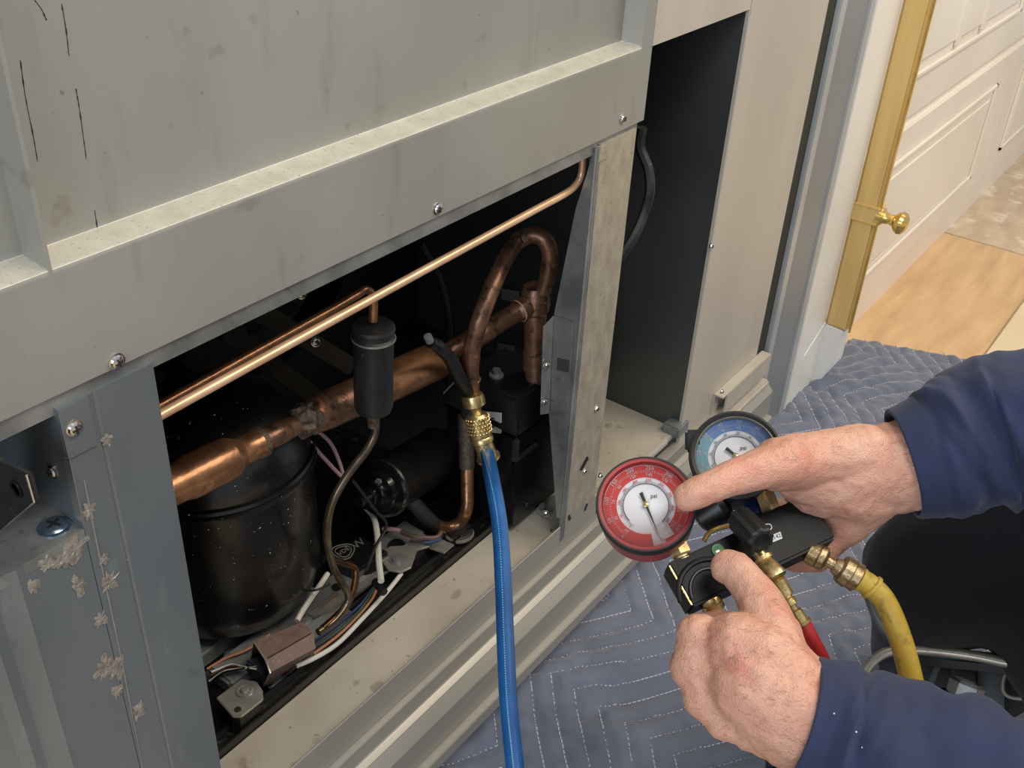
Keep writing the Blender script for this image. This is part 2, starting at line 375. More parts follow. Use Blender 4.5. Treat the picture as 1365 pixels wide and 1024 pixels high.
# left post
zt, zbm = .7005, .2226
b = B()
prof = [(-.5, 0), (.172, 0), (.180, -.0022), (.188, 0), (.196, 0), (.203, -.0018), (.210, 0), (.2735, 0), (.2745, .0012), (.2765, 0), (.314, 0), (.3185, .0008), (.3205, .004), (.3205, .03), (.317, .03), (.317, .006), (.27, .006)]
def post_strip(x_lim0, x_lim1, z0, z1):
    bb = B(); p = [q for q in prof[:14] if x_lim0 <= q[0] <= x_lim1]
    if p[-1][0] < x_lim1 - .01: p = p + [(x_lim1, 0)]
    if not p or p[0][0] > x_lim0: p = [(x_lim0, 0)] + p
    a = [(bb.bm.verts.new((x, y, z0)), bb.bm.verts.new((x, y, z1))) for x, y in p]
    for i in range(len(a) - 1): bb.bm.faces.new([a[i][0], a[i + 1][0], a[i + 1][1], a[i][1]])
    e = [x for x in bb.bm.edges if x.is_boundary]
    r2 = bmesh.ops.extrude_edge_only(bb.bm, edges=e)
    for v in r2['geom']:
        if isinstance(v, bmesh.types.BMVert): v.co.y += .003
    return bb
obj('corner_post', post_strip(.2505, .33, zbm, zt), post_steel, fr, ang=15)
obj('corner_plate', post_strip(-.5, .2500, zbm, .609), post_steel, fr, ang=15)
# riveted tab and crease line on the post
b = B(); b.box((.2503, -.0014, .6645), (.2705, .001, .7002)); obj('bracket_tab', b, post_steel, fr, smooth=False)
p = PY(97, 570, 0); screw(fr, V((p.x, -.0016, p.z)), (0, -1, 0), .0046)
b = B(); b.tube([PY(*q, .0) for q in ((112, 640), (130, 730), (160, 870), (190, 1024), (205, 1090))], .0007, 6); obj('weld_crease', b, galv, fr)
# pocket left of the post: side wall, shelf, back
b = B()
b.box((.2500, .0005, .606), (.2520, .17, .70)); b.box((-.3, .168, .60), (.252, .172, .72)); obj('pocket_wall', b, post_steel, fr, smooth=False)
b = B(); b.box((-.3, -.0004, .600), (.2500, .17, .609)); obj('pocket_shelf', b, galv, fr, smooth=False)
b = B(); b.prism([PX(*q, .2492) for q in ((84, 610), (100, 690), (111, 700), (92, 612))], (.0008, 0, 0)); obj('edge_flange', b, galv, fr, smooth=False)
p = PX(69, 628, .2498); screw(fr, p, (-1, 0, 0), .0046)
p = PZ(72, 702, .6095); screw(fr, p, (0, 0, 1), .0082, bluezinc)
br = B(); y1 = .075
q = [PX(-40, 585, .205), PX(0, 616, .205), PX(37, 633, .205), PX(47, 668, .205), PX(0, 708, .205), PX(-40, 735, .205)]
br.prism(q, (.003, 0, 0), .0005); bo = obj('pocket_bracket', br, blk_dusty, fr, smooth=False)
obj('bracket_edge', B().tube([q[2] + V((-.0006, 0, 0)), q[3] + V((-.0006, 0, 0)), q[4] + V((-.0006, 0, 0)), q[5] + V((-.0006, 0, 0))], .0008, 8), screw_m, bo)
obj('bolt_hole', B().lathe(PX(22, 652, .2045), (-1, 0, 0), [(0, .0055), (.0008, .0055), (.0008, .004), (0, .004)], 20), blk, bo)
# glue residue flakes
def flake(u, v, rpx, el=1.0, seed=0):
    p = PY(u, v, 0); r = rpx * (p - CAM).length / F * 1.35; rr = random.Random(seed); n = 22; b = B()
    pts = []
    for k in range(n):
        a = 2 * math.pi * k / n; q = r * (.45 + .65 * rr.random())
        pts.append(V((p.x + q * math.cos(a) * .85, -.0008, p.z + q * math.sin(a) * el)))
    vs = [b.bm.verts.new(x + V((0, .0004, 0))) for x in pts]
    mid = [b.bm.verts.new(V(((x.x + p.x) / 2, -.0005 - .0007 * rr.random(), (x.z + p.z) / 2))) for x in pts]
    low = [b.bm.verts.new(x + V((0, .0016, 0))) for x in pts]
    c = b.bm.verts.new((p.x, -.0008, p.z))
    for k in range(n):
        j = (k + 1) % n
        b.bm.faces.new([vs[k], vs[j], mid[j], mid[k]]); b.bm.faces.new([mid[k], mid[j], c]); b.bm.faces.new([low[k], low[j], vs[j], vs[k]])
    bmesh.ops.recalc_face_normals(b.bm, faces=b.bm.faces)
    obj('glue_residue', b, residue, fr, smooth=False)
for i, q in enumerate([(142, 586, 8, 1), (118, 682, 11, 1.1), (100, 730, 17, 1), (84, 745, 15, .8), (105, 780, 11, 1.3), (62, 752, 11, 1), (42, 782, 10, 1.1), (138, 745, 8, 1), (146, 776, 13, 1.1),
                       (134, 826, 10, 1.1), (140, 890, 14, 1.2), (155, 890, 12, 1.3), (156, 921, 9, 1.1), (184, 948, 9, 1.6)]): flake(*q, seed=i)
# dark scratches on the panel
for i, pts in enumerate(([(82, 5), (88, 40), (92, 75)], [(101, 118), (105, 140), (110, 175), (115, 212)], [(27, 80), (34, 130), (44, 180), (50, 215)], [(126, 280), (130, 306)], [(46, 0), (55, 12), (62, 27)])):
    b = B(); w_ = [V(p) for p in spline([PY(u, v, DP) for u, v in pts], 8)]
    b.tube(w_, [.0002 + .0005 * abs(noise.noise(V((i * 7, k * .7, 0)))) for k in range(len(w_))], 6); obj('scratch', b, screw_slot, fr)
# right post: front channel, rolled edge, gusset, clip bracket
b = B(); b.box((.838, 0, .2215), (.9075, .004, .7035)); b.box((.9035, 0.003, .20), (.9075, .05, .7035)); obj('centre_post', b, galv_cream, fr, smooth=False)
b = B()
for x, r2 in ((.8345, .0032), (.8395, .0018)): b.tube([V((x, .001, .20)), V((x, .001, .7035))], r2, 12)
obj('rolled_edge', b, galv, fr)
gus = [V((.831, .002, .7)), PX(767, 280, .831), PX(739, 417, .831), PX(727, 550, .831) + V((0, -.005, 0)), PX(742, 690, .831), V((.831, .002, .235))]
b = B(); b.prism(gus, (.0016, 0, 0)); obj('post_gusset', b, galv, fr, smooth=False)
cb = B(); c1 = [PX(q[0], q[1], .829) for q in ((738, 421), (765, 430), (758, 548), (733, 551))]
cb.prism(c1, (.0012, 0, 0), .0003); c2 = [c1[0], c1[3] + V((-.001, 0, 0)), PX(720, 553, .818), PX(724, 436, .818)]
cb.prism(c2, (.0008, .0008, 0), .0002); o = obj('clip_bracket', cb, galv, fr, smooth=False)
for u, v in ((729, 487), (726, 536)): screw(fr, PX(u, v, .8205), (-1, -.8, 0), .003)
b = B(); b.prism([PX(q[0], q[1], .8285) for q in ((743, 477), (759, 481), (758, 497), (742, 493))], (.0006, 0, 0)); obj('clip_window', b, inner_wall, fr, smooth=False)
for u, v in ((795, 545), (779, 628), (800, 634)): p = PY(u, v, -.0002); screw(fr, p, (0, -1, 0), .0038 if u == 795 else .0028)
b = B(); p = PY(779, 618, -.0006); b.obox(p, V((1, 0, .9)).normalized(), V((0, 1, 0)), V((-.9, 0, 1)).normalized(), (.009, .0012, .0028), .0008); obj('slot_hole', b, blk, fr)
b = B(); b.box((.835, -.0012, .6875), (.853, .001, .7035)); b.box((.838, -.0015, .696), (.848, .001, .703)); obj('post_tab', b, galv_cream, fr, smooth=False)
# side panel of cream steel with the tall access opening
b = B(); x0, x1 = 1.132, 1.165
b.box((.9205, 0, .7835), (1.382, .004, 1.9)); b.box((1.137, 0, .14), (1.382, .004, .7835)); obj('side_panel', b, cream_panel, fr, smooth=False)
b = B(); b.tube([V((1.139, .0005, .775)), V((1.139, .0005, .16))], .0022, 10); b.box((1.139, -.0012, .16), (1.158, 0, 1.9)); obj('folded_edge', b, cream_panel, fr, ang=30)
screw(fr, PY(948, 328, -.0015), (0, -1, 0), .0034); 
b = B(); b.box((1.1375, .004, .165), (1.139, .5, .80)); obj('inner_side_wall', b, inner_wall, fr, smooth=False)
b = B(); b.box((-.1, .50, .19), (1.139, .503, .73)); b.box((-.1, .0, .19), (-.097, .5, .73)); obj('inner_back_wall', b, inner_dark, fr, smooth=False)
# tall dark slot and grey frame
b = B(); b.box((1.385, .003, .205), (1.421, .03, 1.9)); obj('door_gasket', b, gasket, fr, smooth=False)
b = B(); b.box((1.421, -.004, .0), (1.445, .03, 1.9), .002); obj('light_frame_strip', b, lightgrey, fr)
b = B(); b.box((1.4452, 0, 0), (1.545, .03, 1.9)); b.box((1.383, .004, 0), (1.42, .03, .205)); obj('grey_frame_panel', b, grey_frame, fr, smooth=False)
b = B(); b.box((1.5452, -.003, 0), (1.567, .03, 1.9), .002); obj('light_frame_strip', b, lightgrey, fr)
# compartment floor ledge
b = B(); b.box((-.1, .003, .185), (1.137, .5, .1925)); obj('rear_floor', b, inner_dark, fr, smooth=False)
b = B(); b.prism([V((-.1, .003, .193)), V((1.137, .003, .193)), V((1.137, .16, .193)), V((1.0, .16, .193)), V((.93, .10, .193)), V((.84, .085, .193)), V((-.1, .085, .193))], (0, 0, .0065)); obj('floor_ledge', b, ledge_mat, fr, smooth=False)
# sill profile
P = [(.0022, .1995), (.0022, .2215), (.001, .2226), (0, .2215), (0, .1790), (.0015, .1785), (.0015, .1772), (-.001, .1774), (-.006, .1766), (-.0068, .1755), (-.0068, .1545), (-.0078, .1532), (-.0135, .1500), (-.0146, .1492),
     (-.0146, .1478), (-.0245, .1372), (-.0258, .1355), (-.0258, .0925), (-.0248, .0905), (-.0248, .0895), (-.0325, .0885), (-.0338, .0870), (-.0338, .0702), (-.030, .066), (0.0, .0005), (.03, .0005), (.03, .15)]
def extr(prof, x0, x1):
    bb = B(); a = [(bb.bm.verts.new((x0, y, z)), bb.bm.verts.new((x1, y, z))) for y, z in prof]
    for i in range(len(a) - 1): bb.bm.faces.new([a[i][0], a[i + 1][0], a[i + 1][1], a[i][1]])
    bb.bm.faces.new([q[0] for q in a]); bb.bm.faces.new([q[1] for q in a][::-1])
    bmesh.ops.recalc_face_normals(bb.bm, faces=bb.bm.faces); return bb
obj('sill_lip', extr(P[:7] + [(.0022, .1772)], -.3, .915), sill_mat, fr, smooth=False)
obj('base_moulding', extr([(.03, .1772)] + P[6:], -.3, 1.42), sill_mat, fr, ang=22)
for u, v, a in ((759, 690, .35), (781, 676, -.5), (735, 707, 0)):
    p = PY(u, v, -.0004); b = B(); b.obox(p, V((math.cos(a), 0, math.sin(a))), V((0, 1, 0)), V((-math.sin(a), 0, math.cos(a))), (.0018, .0008, .0045 if a else .0015)); obj('lip_hole', b, screw_slot, fr, smooth=False)
# ledge edge in the second bay, small channel at the far end
b = B(); b.box((.93, -.001, .196), (1.10, .006, .2035), .001); obj('ledge_edge', b, cream_panel, fr)
b = B(); b.box((1.236, -.016, .2095), (1.402, .0, .2125), .0008); b.box((1.252, -.016, .176), (1.402, -.013, .2095)); b.box((1.236, -.003, .176), (1.252, 0, .2095)); b.box((1.25, -.02, .150), (1.412, .0, .160), .003)
obj('end_channel', b, cream_panel, fr, smooth=False)
screw(fr, PY(962, 522, -.0165), (0, -1, 0), .003)
b = B(); b.box((1.118, -.006, .196), (1.150, .02, .214), .002); obj('corner_cleat', b, galv, fr)

# ================================================================== MACHINERY
# unit tray
ty0 = .0735
ut = thing('condensing_unit_tray', (.6, .2, .2), 'black pressed metal tray that carries the compressor and pipework', 'tray')
b = B(); b.box((.12, ty0, .2), (.830, .40, .2035)); obj('tray_floor', b, tray_blk, ut, smooth=False)
b = B(); b.box((.12, ty0, .2), (.830, ty0 + .0025, .2125), .0008); b.box((.12, ty0 + .016, .2035), (.828, ty0 + .0185, .213), .0008); obj('tray_rim', b, tray_blk, ut)
b = B(); b.box((.30, .17, .205), (.48, .22, .225), .002); b.box((.42, .12, .2035), (.72, .155, .2235), .003); obj('mounting_rail', b, galv, ut)
# compressor
cc = V((.51, .225, .0)); Rr = .101
cp = thing('compressor', (cc.x, cc.y, .2036), 'large black domed hermetic compressor behind the left post', 'compressor')
prof = [(.2036, .05), (.2036, .058), (.218, .062), (.228, .082), (.245, .096), (.27, Rr), (.405, Rr), (.410, Rr)]
obj('lower_shell', B().lathe(V((cc.x, cc.y, 0)), (0, 0, 1), prof, 64), blk_paint, cp)
dome = [(.412, Rr - .001)] + [(.412 + .075 * math.sin(t), (Rr - .001) * math.cos(t)) for t in [i * math.pi / 2 / 14 for i in range(1, 15)]]
dome[-1] = (dome[-1][0], .0001)
obj('upper_dome', B().lathe(V((cc.x, cc.y, 0)), (0, 0, 1), dome, 64), blk_paint, cp, ang=60)
obj('weld_seam', B().lathe(V((cc.x, cc.y, 0)), (0, 0, 1), [(.403, Rr), (.405, Rr + .004), (.4085, Rr + .0045), (.410, Rr + .001), (.413, Rr + .0035), (.416, Rr + .002), (.418, Rr - .004)], 64), blk_paint, cp)
b = B(); b.box((cc.x - .06, cc.y - .13, .2036), (cc.x + .07, cc.y - .055, .2085), .002); obj('foot', b, galv, cp)

# thick copper suction pipe (runs along the cabinet)
def Pt(u, v, y=None, x=None): return PY(u, v, y) if x is None else PX(u, v, x)
sp = thing('suction_pipe', PY(400, 560, .10), 'thick brazed copper pipe with stepped joints crossing in front of compressor', 'pipe')
A0, A1, A2, A3 = PY(222, 652, .09), PY(407, 560, .105), PY(587, 478, .115), PX(712, 402, .868)
WORLD_sp = WORLD[sp.name]
def seg(name, q0, q1, radii, m, parent=sp, n=28):
    d = (q1 - q0); L_ = d.length; return obj(name, B().lathe(q0, d, [(t * L_, r) for t, r in radii], n), m, parent)
def lin_pt(t): return A0.lerp(A1, t)
seg('reducer_socket', A0 + (A0 - A1) * .25, lin_pt(.40), [(0, .0160), (.50, .0160), (.58, .0180), (.60, .0185), (.80, .0185), (.82, .0190), (1, .0185)], copper_mid)
seg('reducer_cone', lin_pt(.398), lin_pt(.66), [(0, .0185), (.08, .0178), (.25, .0140), (.30, .0132), (.72, .0128), (.76, .0138), (.97, .0136), (1, .011)], copper_mid)
seg('solder_ring', lin_pt(.61), lin_pt(.655), [(0, .0135), (.2, .0143), (.8, .0143), (1, .011)], solder)
seg('coupling', lin_pt(.66), lin_pt(.85), [(0, .0100), (.35, .0104), (.40, .0110), (.9, .0104), (1, .009)], copper_old)
seg('thin_pipe', lin_pt(.84), A1, [(0, .0098), (.25, .0098), (.27, .0088), (1, .0088)], copper_old)
def lump(c, r, seed, m, parent, nm='solder_lump'):
    b = B(); b.ball(c, r, 4)
    for v in b.bm.verts: v.co += (v.co - c).normalized() * r * .35 * noise.noise(v.co * 160 + V((seed, 0, 0)))
    return obj(nm, b, m, parent)
lump(A1, .0155, 1, solder, sp); lump(A1 + V((.004, 0, -.006)), .012, 4, solder, sp)
seg('pipe_run', A1, A1.lerp(A2, .47), [(0, .0125), (.1, .0165), (.3, .0185), (1, .0190)], copper_old)
seg('muffler_tube', A1.lerp(A2, .45), A2, [(0, .0190), (.1, .0205), (.93, .0205), (.97, .0195), (.995, .0160), (1, .0125)], copper_mid)
seg('pipe_run', A2, A3, [(0, .0118), (.25, .0115), (.27, .0128), (.5, .0128), (.52, .0112), (.80, .0112), (.82, .0132), (1, .0135)], copper_old)
b = B(); tb = PX(712, 500, .868); b.lathe(A3 + V((.0, 0, .020)), tb - A3, [(0, .0135), (.006, .0165), (.030, .0165), (.034, .0135), (.085, .0130), (.0855, .0145), (.108, .0145), (.109, .012), (.125, .012)], 24)
obj('tee_drop', b, copper_old, sp); lump(A3, .0165, 9, solder, sp, 'tee_joint')
obj('joint_ring', B().lathe(A2.lerp(A3, .82), A3 - A2, [(0, .0125), (.0005, .0138), (.002, .0138), (.0025, .0125)], 24), copper_new, sp)

# slim tubes
p = [PY(205, 560, .02), PY(218, 551, .02), PY(500, 396, .02), PY(700, 287, .02), PY(752, 259, .02), PY(768, 246, .02), PY(775, 232, .02), PY(777, 210, .02), PY(777, 195, .022)]
tag(obj('copper_tube', B().tube([V(q) for q in spline(p, 10)], .0037, 18), copper_new), 'bright slim copper tube running diagonally across the whole opening', 'pipe')
p = [PY(200, 548, .06), PY(218, 538, .06), PY(270, 509, .062), PY(350, 464, .064), PY(440, 414, .064), PY(474, 394, .063), PY(487, 386, .062), PY(495, 391, .062), PY(498, 402, .062), PY(497, 428, .062)]
tag(obj('copper_tube', B().tube([V(q) for q in spline(p, 10)], .0040, 16), copper_mid), 'darker copper tube just behind the bright one, bending down into the black canister', 'pipe')
# filter drier canister
T, Bm = PY(498, 434, .062), PY(498, 548, .062)
fd = thing('filter_drier', Bm, 'upright black cylindrical filter canister hanging in front of the copper pipe', 'filter')
H = (T - Bm).length; ax = T - Bm
obj('canister', B().lathe(Bm, ax, [(0, .010), (.002, .0165), (.007, .0182), (H - .016, .0182), (H - .0135, .0196), (H - .0115, .0196), (H - .0095, .0180), (H - .006, .0182), (H - .003, .0196), (H, .0190), (H + .0018, .012), (H + .002, .001)], 40), blk_dusty, fd)
obj('neck', B().lathe(Bm - ax.normalized() * .017, ax, [(0, .0055), (.010, .0062), (.018, .0085)], 20), solder, fd)
obj('rim', B().lathe(T - ax.normalized() * .0136, ax, [(0, .0185), (.0006, .0202), (.002, .0202), (.0026, .0185)], 40), galv, fd)
# bronze capillary from the filter down
p = [PY(499, 556, .062), PY(500, 575, .062), PY(490, 598, .063), PY(462, 635, .066), PY(441, 675, .07), PY(436, 715, .08), PY(443, 752, .095), PY(456, 778, .09), PY(464, 792, .085), PY(462, 806, .083), PY(445, 828, .08), PY(424, 843, .08)]
tag(obj('capillary_tube', B().tube([V(q) for q in spline(p, 10)], .0040, 14), tube_bronze), 'bronze tube curving down from the bottom of the black canister to the brown cover', 'pipe')
p = [PY(438, 745, .10), PY(455, 750, .098), PY(472, 757, .095), PY(474, 772, .09), PY(468, 795, .085), PY(455, 815, .083), PY(430, 838, .08)]
tag(obj('capillary_tube', B().tube([V(q) for q in spline(p, 10)], .0038, 14), copper_dark), 'short dark copper tube looping beside the bronze tube near the brown cover', 'pipe')
# loop pipe
p = [PY(628, 522, .090), PY(627, 490, .084), PY(630, 460, .078), PY(640, 425, .074), PY(655, 385, .078), PY(672, 348, .088), PX(690, 322, .85), PX(710, 313, .86), PX(727, 321, .865), PX(733, 340, .868), PX(731, 362, .868), PX(724, 388, .868)]
tag(obj('discharge_loop', B().tube([V(q) for q in spline(p, 8)], .0095, 20), copper_old), 'scorched copper pipe arching up in an inverted U left of the centre post', 'pipe')
# service valve, drop pipe
sv = thing('service_valve', PX(628, 560, .80), 'blackened service valve stem where the blue hose screws on', 'valve')
obj('valve_neck', B().lathe(PY(627, 555, .091), V((0, 0, 1)), [(0, .0105), (.012, .0118), (.026, .0112), (.036, .0085), (.040, .0098), (.046, .0098), (.047, .0075), (.07, .0075), (.072, .0095), (.08, .0095), (.082, .0078)], 24), blk_dusty, sv)
q0, q1 = PX(612, 508, .79), PX(575, 455, .76)
obj('handle', B().tube([V(t) for t in spline([PY(624, 522, .088), PY(613, 505, .082), PY(600, 478, .078), PY(584, 462, .074), PY(574, 456, .074)], 6)], [.0075] * 12 + [.0072] * 8 + [.006] * 5, 16), blk, sv)
obj('handle_tip', B().lathe(PY(573, 455, .074), PY(568, 443, .074) - PY(573, 455, .074), [(0, .0042), (.008, .0042), (.0085, .002)], 14), galv, sv)
obj('clamp_band', B().lathe(PY(628, 508, .088), (0, .2, 1), [(0, .009), (.0005, .0112), (.002, .0112), (.0025, .009)], 24), brass, sv)
p = [PX(621, 560, .805), PX(622, 600, .795), PX(623, 650, .782), PX(622, 678, .772), PX(613, 697, .765), PX(597, 704, .752), PX(583, 701, .738), PX(572, 693, .728)]
dp = tag(obj('drop_pipe', B().tube([V(q) for q in spline(p, 8)], .0080, 18), copper_mid), 'copper pipe dropping behind the brass fitting and hooking left at the bottom', 'pipe')
obj('sleeve', B().tube([PX(621, 552, .803), PX(622, 600, .795), PX(622.5, 624, .789)], .0096, 18), solder, dp)
obj('insulation', B().tube([V(q) for q in spline([PX(580, 700, .736), PX(570, 691, .726), PX(552, 672, .715), PX(538, 660, .71)], 6)], .0090, 16), rubber, dp)
# receiver
r0, r1 = PY(508, 652, .15), PY(590, 600, .17)
rc = thing('liquid_receiver', (r0 + r1) / 2, 'black horizontal cylinder with a stepped end cap low in the middle', 'cylinder')
L_ = (r1 - r0).length
obj('barrel', B().lathe(r0, r1 - r0, [(0, .034), (.003, .0355), (.008, .0330), (L_ - .01, .0330), (L_ - .002, .029), (L_, .018)], 44), receiver_m, rc)
obj('end_cap', B().lathe(r0, r0 - r1, [(-.002, .0345), (.004, .0335), (.005, .026), (.012, .024), (.014, .016), (.020, .015), (.021, .010), (.027, .010), (.028, .013), (.032, .013), (.033, .006), (.045, .006)], 36), blk_gloss, rc)
obj('cap_bolt', B().lathe(r0 + V((.0, -.004, .017)), r0 - r1, [(0, .004), (.012, .004)], 6), galv, rc)
# right hand control box (black moulded), white label
bx = thing('control_housing', (.885, .16, .2), 'black plastic electrical box with a sloping lid behind the blue hose', 'box')
yb0, yb1 = .13, .26
b = B(); b.prism([V((.80, .052, .205)), V((.80, .052, .352)), V((.80, .16, .352)), V((.80, .16, .205))], (.10, 0, 0), .005); obj('housing_body', b, blk_gloss, bx)
b = B(); b.prism([V((.796, .048, .352)), V((.796, .048, .360)), V((.818, .066, .388)), V((.818, .15, .388)), V((.796, .165, .360)), V((.796, .165, .352))], (.085, 0, 0), .003); obj('lid', b, blk, bx)
b = B(); b.box((.792, .046, .318), (.800, .052, .350), .001); b.box((.792, .046, .318), (.84, .0515, .322), .001); obj('corner_clip', b, blk_dusty, bx)
obj('lid_bolt', B().lathe(V((.842, .115, .387)), (0, 0, 1), [(0, .009), (.003, .009), (.004, .005), (.010, .005)], 12), galv, bx)
lb = [PX(q[0], q[1], .7993) for q in ((645, 549), (668, 551), (668, 578), (644, 575))]
b = B(); b.prism(lb, (.001, 0, 0)); lo = obj('label_plate', b, label_white, bx, 'small white paper label', smooth=False)
ex = (lb[0] - lb[3]).normalized(); lc = sum(lb, V()) / 4 + V((-.0006, 0, 0))
exx = (lb[1] - lb[0]).normalized()
text('lettering', '603', .011, lc, ex * -1, exx, ink, lo)
# green-grey rail running into the cabinet
rl = thing('side_rail', (.86, .14, .2), 'grey-green slotted steel rail crossing the ledge behind the blue hose', 'bracket')
pr = [PX(u, v, .858) for u, v in ((561, 640), (600, 650), (668, 667), (690, 673), (700, 685), (698, 706), (660, 695), (600, 680), (555, 665))]
b = B(); b.prism(pr, (.002, 0, 0)); obj('rail_web', b, green_metal, rl, smooth=False)
b = B(); e0 = [PX(u, v, .868) for u, v in ((698, 663), (722, 668), (727, 676), (725, 697), (716, 706), (697, 700))]; b.prism(e0, (.002, 0, 0)); b.prism([e0[1], e0[2], e0[3], e0[4]], (-.014, -.004, 0)); obj('rail_end', b, galv, rl, smooth=False)
b = B(); b.lathe(PX(685, 676, .8576), (-1, 0, 0), [(0, .0028), (.0006, .0028)], 12); b.lathe(PX(643, 665, .8576), (-1, 0, 0), [(0, .0045), (.0006, .0045), (.0007, .0032), (0, .0032)], 16); obj('rail_hole', b, screw_slot, rl)
screw(rl, PX(727, 685, .853), (-1, -.3, .2), .004)

# chrome mounting plate bottom left
mp_ = thing('steel_bracket', PZ(315, 930, .204), 'shiny square mounting plate with two screws beside the left post', 'bracket')
zz = .236
q = [PZ(u, v, zz) for u, v in ((288, 930), (322, 905), (342, 908), (350, 920), (351, 932), (322, 955), (310, 955))]
b = B(); b.prism(q, (0, 0, -.003), .0008); obj('plate', b, chrome, mp_)
b = B(); c = sum(q, V()) / 7; b.prism([c + (p - c) * .9 + V((0, .004, -.004)) for p in q], (0, 0, -.028)); obj('stand', b, blk, mp_, smooth=False)
obj('washer', B().lathe(PZ(326, 921, zz), (0, 0, 1), [(0, .0085), (.001, .0085), (.0016, .0062), (.0012, .005), (.003, .0035), (.0031, 0.0001)], 20), chrome, mp_)
obj('rivet', B().lathe(PZ(317, 946, zz), (0, 0, 1), [(0, .0035), (.001, .003), (.0011, .0001)], 14), screw_slot, mp_)
# round ended chrome arm
ar = thing('steel_bracket', PZ(540, 735, .204), 'round-ended bright steel arm with a bolt, right of the white wires', 'bracket')
zz = .232
q = [PZ(u, v, zz) for u, v in ((512, 733), (520, 728), (538, 727), (548, 718), (566, 712), (578, 718), (572, 728), (556, 733), (552, 745), (548, 756), (535, 762), (518, 760), (509, 748))]
b = B(); b.prism(q, (0, 0, -.003), .0006); obj('arm_plate', b, chrome, ar)
obj('arm_bolt', B().lathe(PZ(529, 747, zz), (0, 0, 1), [(0, .009), (.001, .009), (.0012, .0055), (.004, .0052), (.0042, .002), (.005, .002)], 8), galv, ar)
b = B(); q2 = [PZ(u, v, .226) for u, v in ((500, 765), (520, 760), (440, 812), (418, 822), (410, 818), (480, 768))]; b.prism(q2, (0, 0, -.0025)); obj('arm_strip', b, chrome, ar, smooth=False); b = B(); b.prism([PZ(u, v, .222) for u, v in ((572, 730), (582, 716), (605, 726), (592, 737))], (0, 0, -.002)); obj('arm_strip', b, chrome, ar, smooth=False)
b = B(); b.lathe(PZ(529, 747, .204), (0, 0, 1), [(0, .010), (.025, .010)], 16); b.lathe(PZ(450, 800, .204), (0, 0, 1), [(0, .006), (.0205, .006)], 12); b.lathe(PZ(588, 728, .204), (0, 0, 1), [(0, .006), (.017, .006)], 12); obj('arm_post', b, blk, ar)
ft = thing('rubber_foot_mount', PZ(612, 712, .2036), 'round rubber foot with a metal rim under the hooked copper pipe', 'mount')
obj('foot_pad', B().lathe(PZ(612, 712, .2036), (0, 0, 1), [(0, .017), (.006, .017), (.008, .015), (.009, .006)], 28), blk_dusty, ft)
obj('foot_rim', B().lathe(PZ(612, 712, .2066), (0, 0, 1), [(0, .0172), (.0004, .0185), (.0018, .0185), (.0022, .0172)], 28), chrome, ft)
# terminal box with embossed mark
tb_ = thing('terminal_box', (.62, .165, .2036), 'black terminal box with an embossed round approval mark under the hanging tube', 'box')
b = B(); zt_ = .238; pq = [PZ(u, v, zt_) for u, v in ((435, 745), (475, 762), (520, 735), (478, 712))]; b.prism(pq, (0, 0, -.034), .003); obj('box_body', b, blk, tb_)
cm = PZ(458, 735, zt_ + .0002); emb = mat('embossed_grey', (120, 116, 106), .4)
ex = (PZ(480, 722, zt_) - PZ(440, 748, zt_)).normalized(); ey = V((0, 0, 1)).cross(ex)
ring = [cm + (ex * math.cos(a) + ey * math.sin(a)) * (.0125 + .0012 * math.cos(3 * a)) for a in [k * 2 * math.pi / 30 for k in range(31)]]
ring2 = [cm + (p - cm) * .72 for p in ring]
b = B(); b.tube(ring, .0007, 6); b.tube(ring2, .0006, 6); obj('mark_ring', b, emb, tb_)
text('mark_letters', 'VDE', .0085, cm + V((0, 0, .0002)), ex, ey, emb, tb_); text('mark_letters', 'W', .016, PZ(478, 725, zt_ + .0002), ex, ey, emb, tb_)

# brown fibre cover
bc = thing('relay_cover', PZ(370, 880, .204), 'brown fibre cover folded open-ended over wiring beside the mounting plate', 'cover')
def Z(u, v, z): return PZ(u, v, z)
e_ = [Z(338, 856, .262), Z(354, 880, .262), Z(360, 897, .256), Z(351, 915, .222), Z(334, 878, .222)]
f_ = [Z(403, 829, .262), Z(417, 844, .262), Z(421, 864, .256), Z(413, 875, .222), Z(398, 850, .222)]
b = B(); va = [b.bm.verts.new(p) for p in e_]; vb = [b.bm.verts.new(p) for p in f_]
for i in (0, 1, 2): b.bm.faces.new([va[i], va[i + 1], vb[i + 1], vb[i]])
b.bm.faces.new([va[4], va[0], vb[0], vb[4]])
b.bm.faces.new(vb)
bmesh.ops.recalc_face_normals(b.bm, faces=b.bm.faces); bmesh.ops.solidify(b.bm, geom=list(b.bm.faces), thickness=.0014)
obj('cover_shell', b, brown_cover, bc, smooth=False)
obj('shell_edge', B().tube([e_[0], e_[1], e_[2], e_[3]], .0009, 8), chrome, bc)
b = B(); b.tube([e_[1].lerp(f_[1], t) + V((0, 0, .0007)) for t in (.05, .5, .95)], .0006, 6); obj('score_line', b, screw_slot, bc)
b = B(); b.obox(Z(352, 893, .226), (f_[0] - e_[0]).normalized(), V((0, 1, 0)), V((0, 0, 1)), (.01, .014, .010), .002); obj('relay', b, mat('blue_grey_relay', (58, 66, 74), .4), bc)

